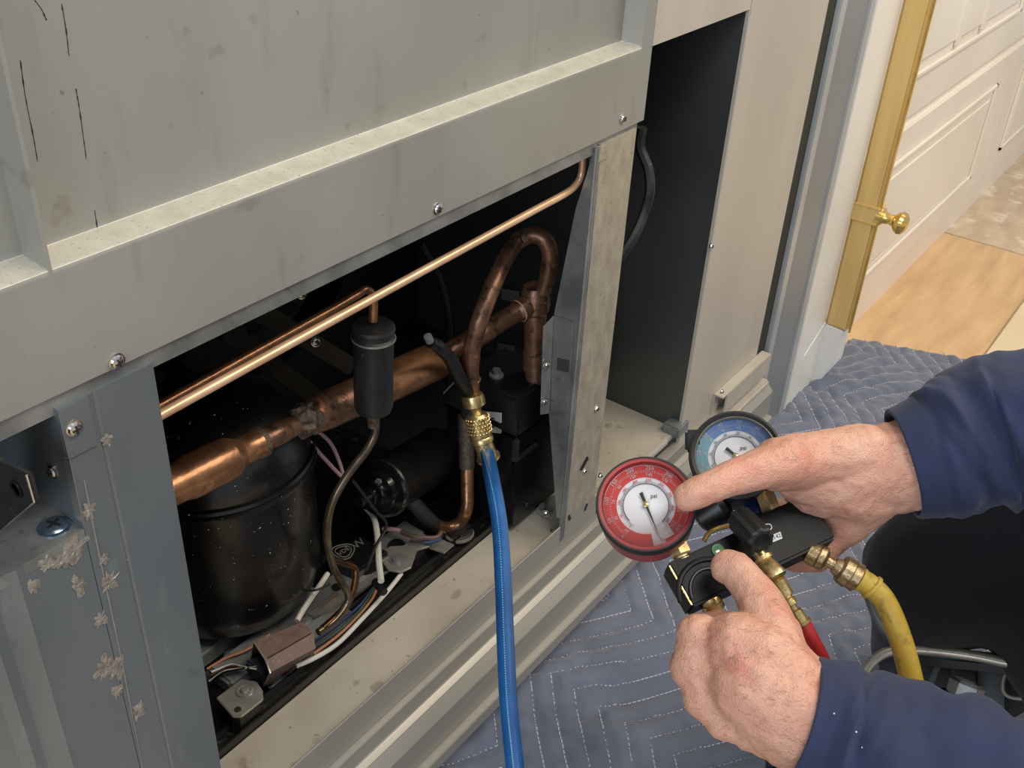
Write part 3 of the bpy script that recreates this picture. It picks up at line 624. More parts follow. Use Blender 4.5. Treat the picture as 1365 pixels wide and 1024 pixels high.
# wires
def PWZ(l, z): return [PZ(u, v, z if not isinstance(z, (list, tuple)) else z[i]) for i, (u, v) in enumerate(l)]
G = 'loom wires on the tray'
wire('wire', PWZ([(483, 672), (498, 690), (503, 715), (505, 748), (508, 775)], .262), .0036, wire_white, 'thick white cable hanging down to the black tie left of the round arm')
wire('wire', PWZ([(535, 765), (515, 790), (480, 828), (450, 858), (420, 877), (395, 888)], .225), .0026, wire_white, 'long white wire curving from the round arm to under the brown cover')
wire('wire', PWZ([(503, 783), (495, 800), (475, 824), (450, 848), (418, 872)], .219), .0016, wire_orange, 'thin orange wire beside the long white wire')
wire('wire', PWZ([(500, 783), (488, 803), (468, 826), (445, 846), (412, 868)], .217), .0016, wire_green, 'thin green wire next to the orange wire')
wire('wire', PWZ([(498, 783), (482, 805), (463, 822), (438, 842), (405, 865)], .215), .0016, wire_blue, 'thin blue wire outermost beside the green wire')
wire('cable_tie', PWZ([(500, 775), (506, 783), (512, 790)], .252), .0048, wire_black, 'black tie around the white cable', 'cable tie')
wire('wire', PWZ([(437, 765), (422, 787), (405, 812), (396, 828)], .25), .0030, wire_white, 'short white cable rising from the brown cover to the hanging tube')
wire('wire', PY and [PY(406, 580, .16), PY(425, 603, .15), PY(445, 625, .145), PY(458, 638, .14)], .0021, wire_pink, 'straight mauve wire below the solder lump, left one of the pair')
wire('wire', [PY(420, 572, .16), PY(440, 590, .155), PY(452, 615, .15), PY(459, 640, .14)], .0021, wire_pink, 'curved mauve wire, right one of the pair below the solder lump')
wire('wire', [PZ(384, 777, .26), PZ(400, 786, .262), PZ(420, 787, .265), PZ(440, 779, .27)], .0012, wire_black, 'thin black wire arcing in front of the compressor foot')
wire('wire', [PZ(510, 705, .24), PZ(530, 707, .242), PZ(550, 716, .24), PZ(585, 718, .236)], .0028, wire_pink, 'mauve wire lying over the round-ended arm')
wire('wire', [PZ(535, 709, .243), PZ(555, 716, .244), PZ(580, 717, .24), PZ(588, 710, .24)], .0030, wire_brown, 'dark sheathed wire lying over the round-ended arm')
wire('wire', [PZ(565, 722, .236), PZ(575, 722, .237), PZ(588, 718, .238)], .0028, wire_blue, 'short blue connector at the arm end')
wire('wire', [PY(470, 640, .11), PY(500, 680, .11), PY(515, 700, .105), PY(500, 730, .1), PY(488, 760, .095)], .0018, wire_black, 'black wire twisting below the receiver cap')
wire('wire', [PZ(300, 900, .212), PZ(330, 860, .215), PZ(380, 835, .22), PZ(418, 815, .225), PZ(450, 790, .23)], .0015, wire_brown, 'brown wire running behind the brown cover')
for i in range(5):
    wire('wire', [PZ(278 + i, 912 - 4 * i, .215 + .003 * i), PZ(296 + 3 * i, 898 - 3 * i, .23), PZ(315 + 2 * i, 893 - i, .235), PZ(342, 888 + i, .236)], .0011, [wire_black, wire_white, wire_black, wire_brown, wire_white][i], ['black thin wire lowest in the fan left of the brown cover', 'white thin wire second from the bottom of the fan', 'black thin wire in the middle of the fan', 'brown thin wire near the top of the fan', 'white thin wire topmost in the fan left of the brown cover'][i], group='thin wires fanning out of the brown cover')
wire('wire', [PZ(276, 892, .222), PZ(300, 878, .226), PZ(330, 866, .23), PZ(360, 846, .235)], .0013, wire_orange, 'thin orange wire behind the brown cover')
# background shapes in the compartment
fs = thing('fan_shroud', (.80, .40, .2), 'dark round fan shroud at the back of the compartment', 'fan')
fc = V((.72, .43, .50))
obj('shroud_ring', B().lathe(fc, (0, -1, 0), [(0, .17), (.02, .17), (.06, .15), (.062, .145), (.02, .16), (0, .165)], 48, cap=False), inner_dark, fs)
obj('hub', B().lathe(fc, (0, -1, 0), [(-.02, .04), (.03, .04), (.035, .03), (.036, .001)], 24), blk, fs)
for k in range(5):
    a = k * 2 * math.pi / 5; u = V((math.cos(a), 0, math.sin(a))); t = V((-math.sin(a), 0, math.cos(a)))
    b = B(); b.prism([fc + u * .04 - t * .015 + V((0, .01, 0)), fc + u * .04 + t * .015 - V((0, .01, 0)), fc + u * .14 + t * .05 - V((0, .015, 0)), fc + u * .14 - t * .02 + V((0, .01, 0))], (0, .002, 0)); obj('blade', b, inner_brown, fs, smooth=False)
cd = thing('condenser_bracket', (.45, .4, .2), 'dull brown metal struts above the compressor at the back', 'bracket')
for (u0, v0, u1, v1, w_) in ((250, 470, 340, 560, .012), (300, 440, 420, 530, .012), (345, 415, 470, 490, .012)):
    p0, p1 = PY(u0, v0, .32), PY(u1, v1, .33); u, v2, d = frame(p1 - p0); b = B(); b.obox((p0 + p1) / 2, d, V((0, 1, 0)), d.cross(V((0, 1, 0))).normalized(), ((p1 - p0).length / 2, .002, w_), .001); obj('strut', b, inner_brown, cd)
for u, v in ((402, 392), (421, 456)): screw(cd, PY(u, v, .30), (-.3, -1, .3), .005)
b = B(); b.box((.40, .34, .2036), (.42, .36, .7)); b.box((.56, .34, .2036), (.58, .36, .7)); obj('upright', b, inner_brown, cd, smooth=False)
wire('cable', [PY(560, 325, .2), PY(585, 370, .2), PY(597, 420, .2), PY(600, 480, .2), PY(597, 540, .2)], .0042, wire_black, 'thick black cable curving down behind the bright tube', 'cable')
tbs = thing('wall_tab_plate', PX(680, 440, 1.13), 'dark sheet with two small pale slots behind the copper arch', 'plate')
b = B(); b.prism([PX(u, v, 1.12) for u, v in ((669, 385), (692, 389), (690, 404), (668, 399))], (.001, 0, 0)); obj('slot_tab', b, mat('grey_tab', (110, 114, 116), .5), tbs, smooth=False)
b = B(); b.prism([PX(u, v, 1.12) for u, v in ((664, 458), (686, 462), (684, 478), (662, 472))], (.001, 0, 0)); obj('slot_tab', b, MC['grey_tab'], tbs, smooth=False)
wire('cable', [PX(856, 170, .99), PX(853, 195, .99), PX(864, 225, .99), PX(866, 255, .985), PX(858, 285, .98), PX(845, 315, .96), PX(825, 345, .94)], .006, blk_dusty, 'grey-black curve standing in for a reflection in the tall opening beside the post', 'cable')  # solid tube added in place of a curved reflection

# ================================================================== BLUE HOSE
bh = thing('blue_charging_hose', PX(640, 580, .78), 'blue refrigerant hose with knurled brass coupling hanging down across the sill', 'hose')
f0, f1, f2 = PY(631, 533, .080), PY(641, 580, .066), PY(649, 605, .058)
d = (f1 - f0).normalized()
obj('flare_nut', B().lathe(f0, d, [(-.006, .0118), (-.002, .0128), (.006, .0128), (.008, .0088), (.012, .0062), (.018, .0062)], 18), brass, bh)
kn = B(); L1 = (f1 - f0).length
kn.lathe(f0 + d * .017, d, [(0, .0105), (.003, .0128), (.024, .0131), (.027, .0118), (.029, .0131), (.033, .0131), (.035, .0100)], 30)
obj('knurled_coupling', kn, brass, bh)
kb = B(); u_, v_, _ = frame(d)
for i in range(22):
    for j in range(5):
        a = 2 * math.pi * (i + .5 * (j % 2)) / 22; c = f0 + d * (.021 + .0042 * j) + (u_ * math.cos(a) + v_ * math.sin(a)) * .0131
        bmesh.ops.create_icosphere(kb.bm, subdivisions=1, radius=.0011, matrix=Matrix.Translation(c))
ko = obj('knurling', kb, brass, bh); ko['kind'] = 'stuff'
d2 = (f2 - f1).normalized()
obj('ferrule', B().lathe(f0 + d * .050, (f2 - (f0 + d * .05)), [(0, .0100), (.003, .0108), (.020, .0112), (.021, .0138), (.024, .0138), (.025, .008)], 24), brass, bh)
hp = [PY(649, 603, .0585), PD(656, 640, 1.05), PD(666, 700, 1.0), PD(671, 780, .95), PD(674, 860, .91), PD(678, 940, .88), PD(685, 1010, .86), PD(694, 1090, .845), PD(708, 1180, .84), PD(760, 1260, .86)]
hs = [V(q) for q in spline(hp, 12)]
obj('hose', B().tube(hs, [.0080 - .0007 * i / (len(hs) - 1) for i in range(len(hs))], 20), hose_blue, bh)
# pale dot printing along the hose
b = Soup()
for i in range(len(hs) - 1):
    for t in (.1, .6):
        p = hs[i].lerp(hs[i + 1], t); tn = (hs[i + 1] - hs[i]).normalized(); tc_ = (CAM - p).normalized(); sd = tn.cross(tc_).normalized()
        nrm = (tc_ + sd * .12 - tn * tc_.dot(tn)).normalized(); b.obox(p + nrm * .00775, tn, tn.cross(nrm), nrm, (.0007, .0005, .0003))
o = obj('dotted_print', b, hose_print, bh, smooth=False); o['kind'] = 'stuff'

# ================================================================== MOVING BLANKET
def blanket():
    x0, x1, y0, y1 = .35, 2.02, -1.0, .0; nx, ny = 440, 300; bm = bmesh.new(); lay = None
    def chev(x, y):
        per = .30; t = ((x - .79) / per) % 1.0
        tri = (t / .58) if t < .58 else (1 - t) / .42
        return (y + .115 * tri + .012 * noise.noise(V((x * 6, y * 6, 3)))) / .036
    g = []
    for i in range(nx + 1):
        row = []
        for j in range(ny + 1):
            y = y0 + (y1 - y0) * j / ny
            xe = 1.915 - .34 * y + .01 * noise.noise(V((0, y * 8, 0)))
            x = x0 + (xe - x0) * i / nx
            c = chev(x, y); fr_ = abs(c - round(c)) * 2
            puff = .0075 * (max(0, fr_) ** .45)
            wr = .010 * noise.noise(V((x * 5, y * 5, 0))) + .009 * noise.noise(V((x * 17, y * 12, 1))) + .0042 * noise.noise(V((x * 60, y * 42, 2)))
            ridge = .022 * max(0, 1 - abs((x - .79) * .5 + (y + .03)) * 16) * max(0, 1 - abs(x - .80) * 4) * .6
            ed = min(1, i / 6, (nx - i) / 5)
            z = .006 + (puff + max(-.004, wr) + ridge) * ed
            if y > -.04: z += 0
            row.append(bm.verts.new((x, y, max(.004, z))))
        g.append(row)
    for i in range(nx):
        for j in range(ny): bm.faces.new([g[i][j], g[i + 1][j], g[i + 1][j + 1], g[i][j + 1]])
    e = [q for q in bm.edges if q.is_boundary]; r2 = bmesh.ops.extrude_edge_only(bm, edges=e)
    for v in r2['geom']:
        if isinstance(v, bmesh.types.BMVert): v.co.z = .001
    mm = mat('quilted_blanket', (106, 111, 126), .85, 0, (88, 95, 112), 5, (1, 1, 1), [((128, 132, 150), 14, .55, .75, .4), ((60, 66, 86), 9, .58, .72, .5)], .5, 500, sheen=.4)
    o = tag(obj('moving_blanket', bm, mm, ang=180), 'blue-grey quilted moving blanket with zigzag stitching spread on the floor', 'blanket')
    # stitches: short raised thread dashes following the quilting grooves
    b = Soup(); th = mat('pale_thread', (186, 190, 204), .8)
    import math as m_
    per = .30
    for k in range(-40, 12):
        x = .40; 
        while x < 1.98:
            t = ((x - .79) / per) % 1.0; tri = (t / .58) if t < .58 else (1 - t) / .42
            y = k * .036 - .115 * tri
            for _ in range(2): y = k * .036 - .115 * tri - .012 * noise.noise(V((x * 6, y * 6, 3)))
            slope = -.115 / (per * .58) if t < .58 else .115 / (per * .42)
            dl = .0066 / m_.sqrt(1 + slope * slope)
            if -1.2 < y < -.004 and x < 1.905 - .34 * y and .2 < x:
                wr = .010 * noise.noise(V((x * 5, y * 5, 0))) + .009 * noise.noise(V((x * 17, y * 12, 1))) + .0042 * noise.noise(V((x * 60, y * 42, 2)))
                ridge = .022 * max(0, 1 - abs((x - .79) * .5 + (y + .03)) * 16) * max(0, 1 - abs(x - .80) * 4) * .6
                z = max(.004, .006 + max(-.004, wr) + ridge) + .0016
                ex = V((1, slope, 0)).normalized(); b.obox(V((x, y, z)), ex, V((-ex.y, ex.x, 0)), V((0, 0, 1)), (.0026, .0008, .0008))
            x += dl
    s = obj('stitching', b, th, o, smooth=False); s['kind'] = 'stuff'
blanket()

# ================================================================== WHITE CABINETS AND BRASS EDGE
wc = thing('white_pilaster', (1.64, 0, 0), 'white painted pilaster between the grey frame and the brass bar', 'panel')
b = B(); b.box((1.5675, -.001, 0), (1.70, .03, 1.9), .002); obj('board', b, white_paint, wc)
b = B(); b.box((1.5675, -.004, 0), (1.578, .03, 1.9), .003); obj('edge_bead', b, white_paint, wc)
b = B(); b.prism([V((1.62, -.002, 0)), V((1.62, -.002, .10)), V((1.70, -.002, .138)), V((1.70, -.002, 0))], (0, .02, 0)); b.prism([V((1.70, .008, 0)), V((1.70, .008, .134)), V((1.70, -.037, .130)), V((1.70, -.037, .06)), V((1.70, -.01, 0))], (.035, 0, 0), .002); obj('plinth_block', b, white_paint, wc, smooth=False)
bp = thing('brass_edge_bar', (1.72, -.016, .13), 'tall brushed brass bar with a small knob beside the white cabinets', 'trim')
b = B(); b.box((1.70, -.044, .131), (1.73, .0, 1.9), .005); obj('bar', b, brass_trim, bp)
b = B(); b.tube([V((1.703, -.0465, .131)), V((1.703, -.0465, 1.9))], .0022, 10); obj('bright_edge', b, brass_shiny, bp)
kz = .357
b = B(); b.box((1.697, -.047, kz - .014), (1.733, .002, kz - .010), .001); b.box((1.697, -.047, kz + .014), (1.733, .002, kz + .018), .001); b.box((1.6985, -.047, kz - .011), (1.7, 0, kz + .015)); obj('collar', b, brass_trim, bp)
obj('knob', B().lathe(V((1.712, -.046, kz)), (0, -1, -.05), [(-.004, .016), (.004, .016), (.008, .011), (.018, .0085), (.024, .010), (.030, .017), (.036, .020), (.042, .0185), (.047, .012), (.049, .001)], 32), brass_shiny, bp)
cb_ = thing('drawer_cabinet', (2.6, .3, 0), 'white panelled cabinet run with drawers below and doors above at upper right', 'cabinet')
b = B(); b.box((1.74, .03, .0), (5.2, .6, 1.9)); obj('carcass', b, white_groove, cb_, smooth=False)
def panelled(name, x0, x1, z0, z1, inset=.07, ih=None):
    b = B(); y = .02; ih = ih or inset
    b.box((x0, y, z0), (x1, y + .012, z1), .002)
    k = .011; xa, xb, za, zb_ = x0 + inset, x1 - inset, z0 + ih, z1 - ih
    for (a, c) in (((xa, za), (xb, za + k)), ((xa, zb_ - k), (xb, zb_)), ((xa, za), (xa + k, zb_)), ((xb - k, za), (xb, zb_))):
        b.box((a[0], y - .006, a[1]), (c[0], y + .001, c[1]), .0022)
    b.box((xa + .035, y - .004, za + .03), (xb - .035, y + .001, zb_ - .03), .003)
    return obj(name, b, white_groove, cb_, ang=30)
panelled('drawer_front', 1.742, 2.797, .065, .425, .13, .06)
panelled('drawer_front', 2.803, 3.85, .065, .425, .13, .06)
panelled('door', 1.742, 2.797, .447, 1.6, .13, .08)
panelled('door', 2.803, 3.85, .447, 1.6, .13, .08)
b = B()
for x in (2.16, 2.33): b.box((x, .012, .545), (x + .018, .021, 1.5), .003)
obj('mullion', b, white_groove, cb_)
b = B(); b.box((1.742, .024, .0), (5.2, .031, .062)); obj('plinth', b, white_groove, cb_, smooth=False)

# ================================================================== MANIFOLD GAUGE SET
mg = thing('manifold_gauge_set', PD(985, 745, .815), 'black refrigerant manifold with red and blue round gauges held in two hands', 'gauge')
cxv, cyv = R @ V((1, 0, 0)), R @ V((0, 1, 0))
def toC(p): return (CAM - p).normalized()
def gauge(c, rad, tilt, red):
    n = (toC(c) + cyv * tilt[1] + cxv * tilt[0]).normalized()
    ey = (cyv - n * cyv.dot(n)).normalized(); ex = ey.cross(n).normalized()
    case = gauge_red if red else rubber
    o = obj('gauge', B().lathe(c - n * .030, n, [(-.012, rad * .80), (-.009, rad * .93), (-.002, rad * .98), (.024, rad * .99)], 56), case, mg, 'red cased gauge' if red else 'blue faced gauge in a black case')
    obj('bezel', B().lathe(c - n * .030, n, [(.0215, rad * 1.0), (.024, rad * 1.02), (.032, rad * 1.02), (.0342, rad * 1.0), (.0342, rad * .965), (.031, rad * .96)] if red else [(.022, rad * .90), (.0205, rad), (.030, rad * 1.02), (.0345, rad), (.0350, rad * .95), (.0335, rad * .90), (.030, rad * .885)], 56, cap=False), rubber, o)
    obj('inner_rim', B().lathe(c - n * .030, n, [(.028, rad * .975), (.0336, rad * .97), (.0334, rad * .90), (.0320, rad * .885), (.0285, rad * .87)] if red else [(.030, rad * .89), (.0330, rad * .895), (.0334, rad * .865), (.0285, rad * .85)], 56, cap=False), gauge_red if red else chrome, o)
    obj('dial', B().lathe(c - n * .0032, n, [(0, rad * .88), (.001, rad * .88), (.00105, .0001)], 56), dial_white, o, ang=20)
    top = c - n * .0020
    def ringm(nm, r0, r1, a0, a1, m, dz=0):
        b = B(); k = 60; A = [a0 + (a1 - a0) * i / k for i in range(k + 1)]
        lo = [b.bm.verts.new(top + n * (.0002 + dz) + (ex * math.cos(a) + ey * math.sin(a)) * r0 * rad) for a in A]
        hi = [b.bm.verts.new(top + n * (.0002 + dz) + (ex * math.cos(a) + ey * math.sin(a)) * r1 * rad) for a in A]
        for i in range(k): b.bm.faces.new([lo[i], hi[i], hi[i + 1], lo[i + 1]])
        bmesh.ops.recalc_face_normals(b.bm, faces=b.bm.faces)
        r = bmesh.ops.extrude_face_region(b.bm, geom=list(b.bm.faces))
        for v in r['geom']:
            if isinstance(v, bmesh.types.BMVert): v.co -= n * .00015
        return obj(nm, b, m, o, smooth=False)
    gap = math.radians(-70 if red else -100)
    ringm('colour_ring', .60, .86, gap + .16, gap + 2 * math.pi - .16, ring_red if red else ring_blue)
    if not red: ringm('colour_ring', .60, .86, math.radians(140), math.radians(230), ring_teal, .00004)
    ringm('scale_ring', .455, .475, math.radians(-45), math.radians(225), dial_ink)
    white_p, ink_ = Soup(), Soup()
    for k in range(100):
        a = math.radians(-60 + 300 * k / 99 + (0 if red else 0)); dr = ex * math.cos(a) + ey * math.sin(a); tt = n.cross(dr)
        white_p.obox(top + n * .0005 + dr * rad * .73, dr, tt, n, (rad * (.018 if k % 5 else .035), .00014, .0001))
        ink_.obox(top + n * .0004 + dr * rad * .50, dr, tt, n, (rad * (.015 if k % 5 else .028), .00014, .0001))
    obj('ring_ticks', white_p, label_white, o, smooth=False)['kind'] = 'stuff'
    obj('scale_ticks', ink_, dial_ink, o, smooth=False)['kind'] = 'stuff'
    nums = ['0', '50', '100', '150', '200', '250', '300', '350', '400', '500'] if red else ['0', '10', '20', '30', '40', '50', '60', '70', '80', '100']
    tw = bmesh.new(); tk = bmesh.new()
    for k, s in enumerate(nums):
        a = math.radians(235 - 30 * k); dr = ex * math.cos(a) + ey * math.sin(a); up = dr; rt = up.cross(n).normalized()
        for (rr_, sz, tgt) in ((.80, .0042, tw), (.66, .0034, tw), (.54, .0027, tk)):
            m1 = text('x', s if rr_ != .66 else str(int(s) // 2 + 20), sz, top + n * .0006 + dr * rad * rr_, rt, up, None, None, .0001)
            me = bpy.data.meshes.new('x'); m1.to_mesh(me); tgt.from_mesh(me); m1.free()
    obj('ring_numerals', tw, label_white, o, smooth=False)['kind'] = 'stuff'
    obj('scale_numerals', tk, ring_red if red else dial_ink, o, smooth=False)['kind'] = 'stuff'
    text('scale_unit', 'psi', .0046, top + n * .0005 + ey * rad * .20 + ex * rad * .16, ex, ey, dial_ink, o)
    return o, n, ex, ey, top
RG = PD(861, 673, .775); radR = .0360
o, n, ex, ey, top = gauge(RG, radR, (-.02, .30), True)
def needle(o, n, top, tip, tail):
    # tip & tail are target points on the dial plane
    c = top + n * .0022; d = (tip - tail); d = (d - n * d.dot(n)).normalized(); s = n.cross(d)
    b = B(); Lt = radR * .70; La = radR * .27
    b.prism([c + d * Lt, c + s * .0010, c - d * La + s * .0013, c - d * La - s * .0013, c - s * .0010], n * .0006); obj('needle', b, needle_m, o, smooth=False)
    obj('needle_hub', B().lathe(c, n, [(-.002, .0022), (.0012, .0022), (.0016, .0012), (.0017, .0001)], 16), brass, o)
def onplane(u, v, c, n): r = ray(u, v); return CAM + r * ((c - CAM).dot(n) / r.dot(n))
needle(o, n, top, onplane(884, 717, top, n), onplane(856, 652, top, n))
st = [onplane(u, v, top + n * .0009, n) for u, v in ((872, 702), (888, 695), (899, 712), (883, 721))]
b = B(); b.prism(st, n * .0002); obj('dial_sticker', b, sticker, o, smooth=False)
glass = bpy.data.materials.new('gauge_lens'); glass.use_nodes = True
nt = glass.node_tree; nt.nodes.remove(nt.nodes['Principled BSDF']); tr = nt.nodes.new('ShaderNodeBsdfTransparent'); gl = nt.nodes.new('ShaderNodeBsdfGlossy'); gl.inputs['Roughness'].default_value = .08
mx = nt.nodes.new('ShaderNodeMixShader'); lw = nt.nodes.new('ShaderNodeLayerWeight'); lw.inputs[0].default_value = .5; fz = nt.nodes.new('ShaderNodeMath'); fz.operation = 'POWER'; fz.inputs[1].default_value = 3.5; nt.links.new(lw.outputs['Facing'], fz.inputs[0]); tr.inputs[0].default_value = (.97, .97, .97, 1)
nt.links.new(fz.outputs[0], mx.inputs[0]); nt.links.new(tr.outputs[0], mx.inputs[1]); nt.links.new(gl.outputs[0], mx.inputs[2]); nt.links.new(mx.outputs[0], nt.nodes['Material Output'].inputs[0])
obj('lens', B().lathe(RG + n * .0028, n, [(0, radR * .90), (.0006, radR * .88), (.0012, radR * .5), (.0013, .0001)], 48), glass, o, ang=180)
nR = n
BG = PD(981, 608, .835); radB = .0360
o, n, ex, ey, top = gauge(BG, radB, (0.0, .32), False)
needle(o, n, top, onplane(1012, 622, top, n), onplane(970, 590, top, n))
obj('lens', B().lathe(BG + n * .0028, n, [(0, radB * .90), (.0006, radB * .88), (.0012, radB * .5), (.0013, .0001)], 48), glass, o, ang=180)
b = B(); lp = PD(923, 588, .845); b.obox(lp, cxv, cyv, toC(lp), (.006, .009, .008), .002); obj('bezel_lug', b, rubber, mg)
# body
Aq, Bq = PD(905, 782, .785), PD(1095, 693, .835)
ex = (Bq - Aq).normalized(); mid = (Aq + Bq) / 2; n = (toC(mid) + cyv * .25); n = (n - ex * n.dot(ex)).normalized(); ey = n.cross(ex)
Lh = (Bq - Aq).length / 2
def ML(x, y, z): return mid + ex * x + ey * y + n * z
b = B(); b.obox(ML(-.030, 0, -.008), ex, ey, n, (Lh - .030, .0185, .012), .002); obj('manifold_block', b, blk_body, mg)
b = B(); b.obox(ML(Lh - .030, .002, -.008), ex, ey, n, (.0300, .0200, .013), .002); obj('manifold_block', b, blk_body, mg)
b = B(); b.obox(ML(-Lh + .001, 0, -.009), ex, ey, n, (.0007, .0165, .0115), .0003); obj('end_plate', b, brass, mg)
# moulded groove arc on the left block
b = B(); arc = [ML(-.044 + .026 * math.cos(a), -.016 + .026 * math.sin(a), .0042) for a in [math.pi * k / 20 for k in range(1, 20)]]; b.tube(arc, .0022, 10); b.tube([ML(-.044 + .017 * math.cos(a), -.016 + .019 * math.sin(a), .0042) for a in [math.pi * k / 20 for k in range(1, 20)]], .0014, 8); obj('moulded_rib', b, blk, mg)
# gauge stems
def hexnut(c, d, r, h, nm='stem_nut', m=brass, nn=6): return obj(nm, B().lathe(c, d, [(0, r * .9), (h * .12, r), (h * .88, r), (h, r * .9)], nn), m, mg, ang=20)
s0 = PD(900, 720, .80); s1 = PD(912, 748, .798)
hexnut(s0, s1 - s0, .0085, .013); obj('stem', B().lathe(s0 + (s1 - s0) * .6, s1 - s0, [(0, .0065), (.004, .0065), (.005, .0075), (.008, .0075), (.009, .006), (.016, .006)], 18), brass, mg)
obj('stem', B().tube([RG - nR * .022, s0.lerp(RG, .15), s0, s1], .0055, 14), brass, mg)
t0, t1 = PD(1000, 655, .85), PD(1012, 690, .84)
obj('gauge_neck', B().tube([BG - n * .02, t0, t1], [.010, .010, .009], 20), mat('blue_anodised', (30, 64, 128), .3, .3), mg)
hexnut(PD(1018, 655, .83), V(PD(1030, 688, .83)) - PD(1018, 655, .83), .008, .016)
# hook ring of gold wire
hk = [PD(u, v, .81) for u, v in ((938, 722), (944, 712), (956, 705), (972, 701))]; obj('hook', B().tube([V(q) for q in spline(hk, 6)], .0019, 10), brass_shiny, mg)
# sight glass
sgc = ML(-.018, .008, .0045); sgp = onplane(957, 734, mid + n * .0045, n)
obj('sight_glass', B().lathe(sgp, n, [(0, .0048), (.001, .0048), (.0016, .0036), (.0018, .0001)], 24), glass_green, mg)
# valve knob
k0, k1 = PD(985, 690, .800), PD(1016, 722, .775)
kb = B(); kd = (k1 - k0); kl = kd.length
pr_ = [(0, .0085), (.002, .0100), (kl * .5, .0102), (kl - .002, .0100), (kl, .0088), (kl + .0002, .0065), (kl - .004, .0055), (kl - .0041, .0001)]
kb.lathe(k0, kd, pr_, 36)
u_, v_, d_ = frame(kd)
for v in kb.bm.verts:
    q = v.co - k0; h = q.dot(d_); rad_ = q - d_ * h
    if rad_.length > .0080:
        a = math.atan2(rad_.dot(v_), rad_.dot(u_)); v.co += rad_.normalized() * (.0007 * math.cos(9 * a))
obj('valve_knob', kb, rubber, mg, ang=25)
k2, k3 = PD(930, 690, .835), PD(968, 668, .83); obj('valve_knob', B().lathe(k2, k3 - k2, [(0, .011), (.003, .015), (.022, .0155), (.026, .010)], 24), blk, mg)
# marks on the right block
wt = onplane(1025, 703, ML(0, 0, .0055), n); text('mark', 'D', .0085, wt, ex, ey, label_white, mg)
b = B(); q = [onplane(u, v, ML(0, 0, .0057), n) for u, v in ((1025, 715), (1040, 709), (1043, 718), (1028, 724))]; b.prism(q, n * .0003); lb = obj('maker_label', b, label_white, mg, smooth=False)
text('label_print', '4142', .0045, sum(q, V()) / 4 + n * .0004, (q[1] - q[0]).normalized(), n.cross((q[1] - q[0]).normalized()), ink, lb)
# brass ports
def port(pts, rads, nm='port', m=brass):
    b = B(); p = [PD(*q) for q in pts]; d = p[-1] - p[0]; L = d.length
    b.lathe(p[0], d, [(t * L, r) for t, r in rads], 18); return obj(nm, b, m, mg)
port([(1010, 738, .795), (1035, 772, .790)], [(0, .0055), (.2, .0055), (.22, .0085), (.34, .0085), (.36, .0062), (.42, .0072), (.8, .0088), (.86, .0092), (.98, .0090), (1, .006)])
port([(942, 790, .79), (952, 812, .795)], [(0, .0045), (.3, .0070), (.6, .0075), (.62, .0088), (1, .0085)])
# red hose
rh = thing('red_charging_hose', PD(1060, 820, .80), 'red refrigerant hose with brass fittings passing under the lower hand', 'hose')
def hfit(par, a, c, rads, nm, m=brass):
    p, q = PD(*a), PD(*c); L = (q - p).length; return obj(nm, B().lathe(p, q - p, [(t * L, r) for t, r in rads], 18), m, par)
hfit(rh, (1033, 772, .792), (1048, 797, .795), [(0, .004), (.1, .0068), (.9, .0068), (1, .005)], 'swivel_nut')
hfit(rh, (1048, 797, .795), (1070, 832, .80), [(0, .0035), (.1, .0055), (.25, .0058), (.3, .0036), (.45, .0036), (.5, .0052), (.9, .0056), (.92, .0072), (1, .0072)], 'ferrule')
hh = [V(q) for q in spline([PD(1069, 830, .80), PD(1082, 855, .805), PD(1097, 885, .82), PD(1115, 940, .86), PD(1130, 1020, .92), PD(1140, 1120, 1.02)], 8)]
obj('hose', B().tube(hh, .0062, 18), hose_red, rh)
# yellow hose
yh = thing('yellow_charging_hose', PD(1140, 770, .83), 'worn yellow refrigerant hose curving down from the manifold', 'hose')
hfit(yh, (1066, 722, .828), (1084, 740, .828), [(0, .0035), (.3, .0045), (.35, .006), (1, .006)], 'end_nipple', brass_old)
hfit(yh, (1076, 734, .827), (1103, 748, .827), [(0, .007), (.08, .0092), (.5, .0098), (.55, .0088), (.6, .0096), (.85, .0090), (1, .005)], 'knurled_nut', brass_old)
hfit(yh, (1100, 746, .827), (1128, 763, .83), [(0, .0042), (.4, .0042), (.42, .0058), (.6, .0070), (1, .0085)], 'swivel_stem', brass_old)
hfit(yh, (1120, 757, .829), (1146, 773, .832), [(0, .0095), (.1, .0112), (.5, .0118), (.55, .0108), (.9, .0112), (1, .0085)], 'hose_collar', brass_old)
hh = [V(q) for q in spline([PD(1140, 769, .832), PD(1160, 781, .836), PD(1180, 803, .84), (PD(1198, 845, .845)), PD(1211, 890, .85), PD(1220, 935, .86), PD(1226, 985, .88), PD(1228, 1060, .93)], 10)]
obj('hose', B().tube(hh, [.0092] * 6 + [.0086] * (len(hh) - 6), 20), hose_yellow, yh)
obj('clamp_ring', B().lathe(PD(1160, 781, .836), PD(1172, 792, .838) - PD(1160, 781, .836), [(0, .0088), (.0006, .0102), (.003, .0102), (.0036, .0088)], 24), hose_yellow, yh)

# ================================================================== PERSON
pe = thing('person', PD(1420, 800, 1.0) * 1, 'person in navy work clothes kneeling at right, both hands holding the manifold', 'person')
pe.location.z = 0; WORLD[pe.name] = V(pe.location)
hb = B()
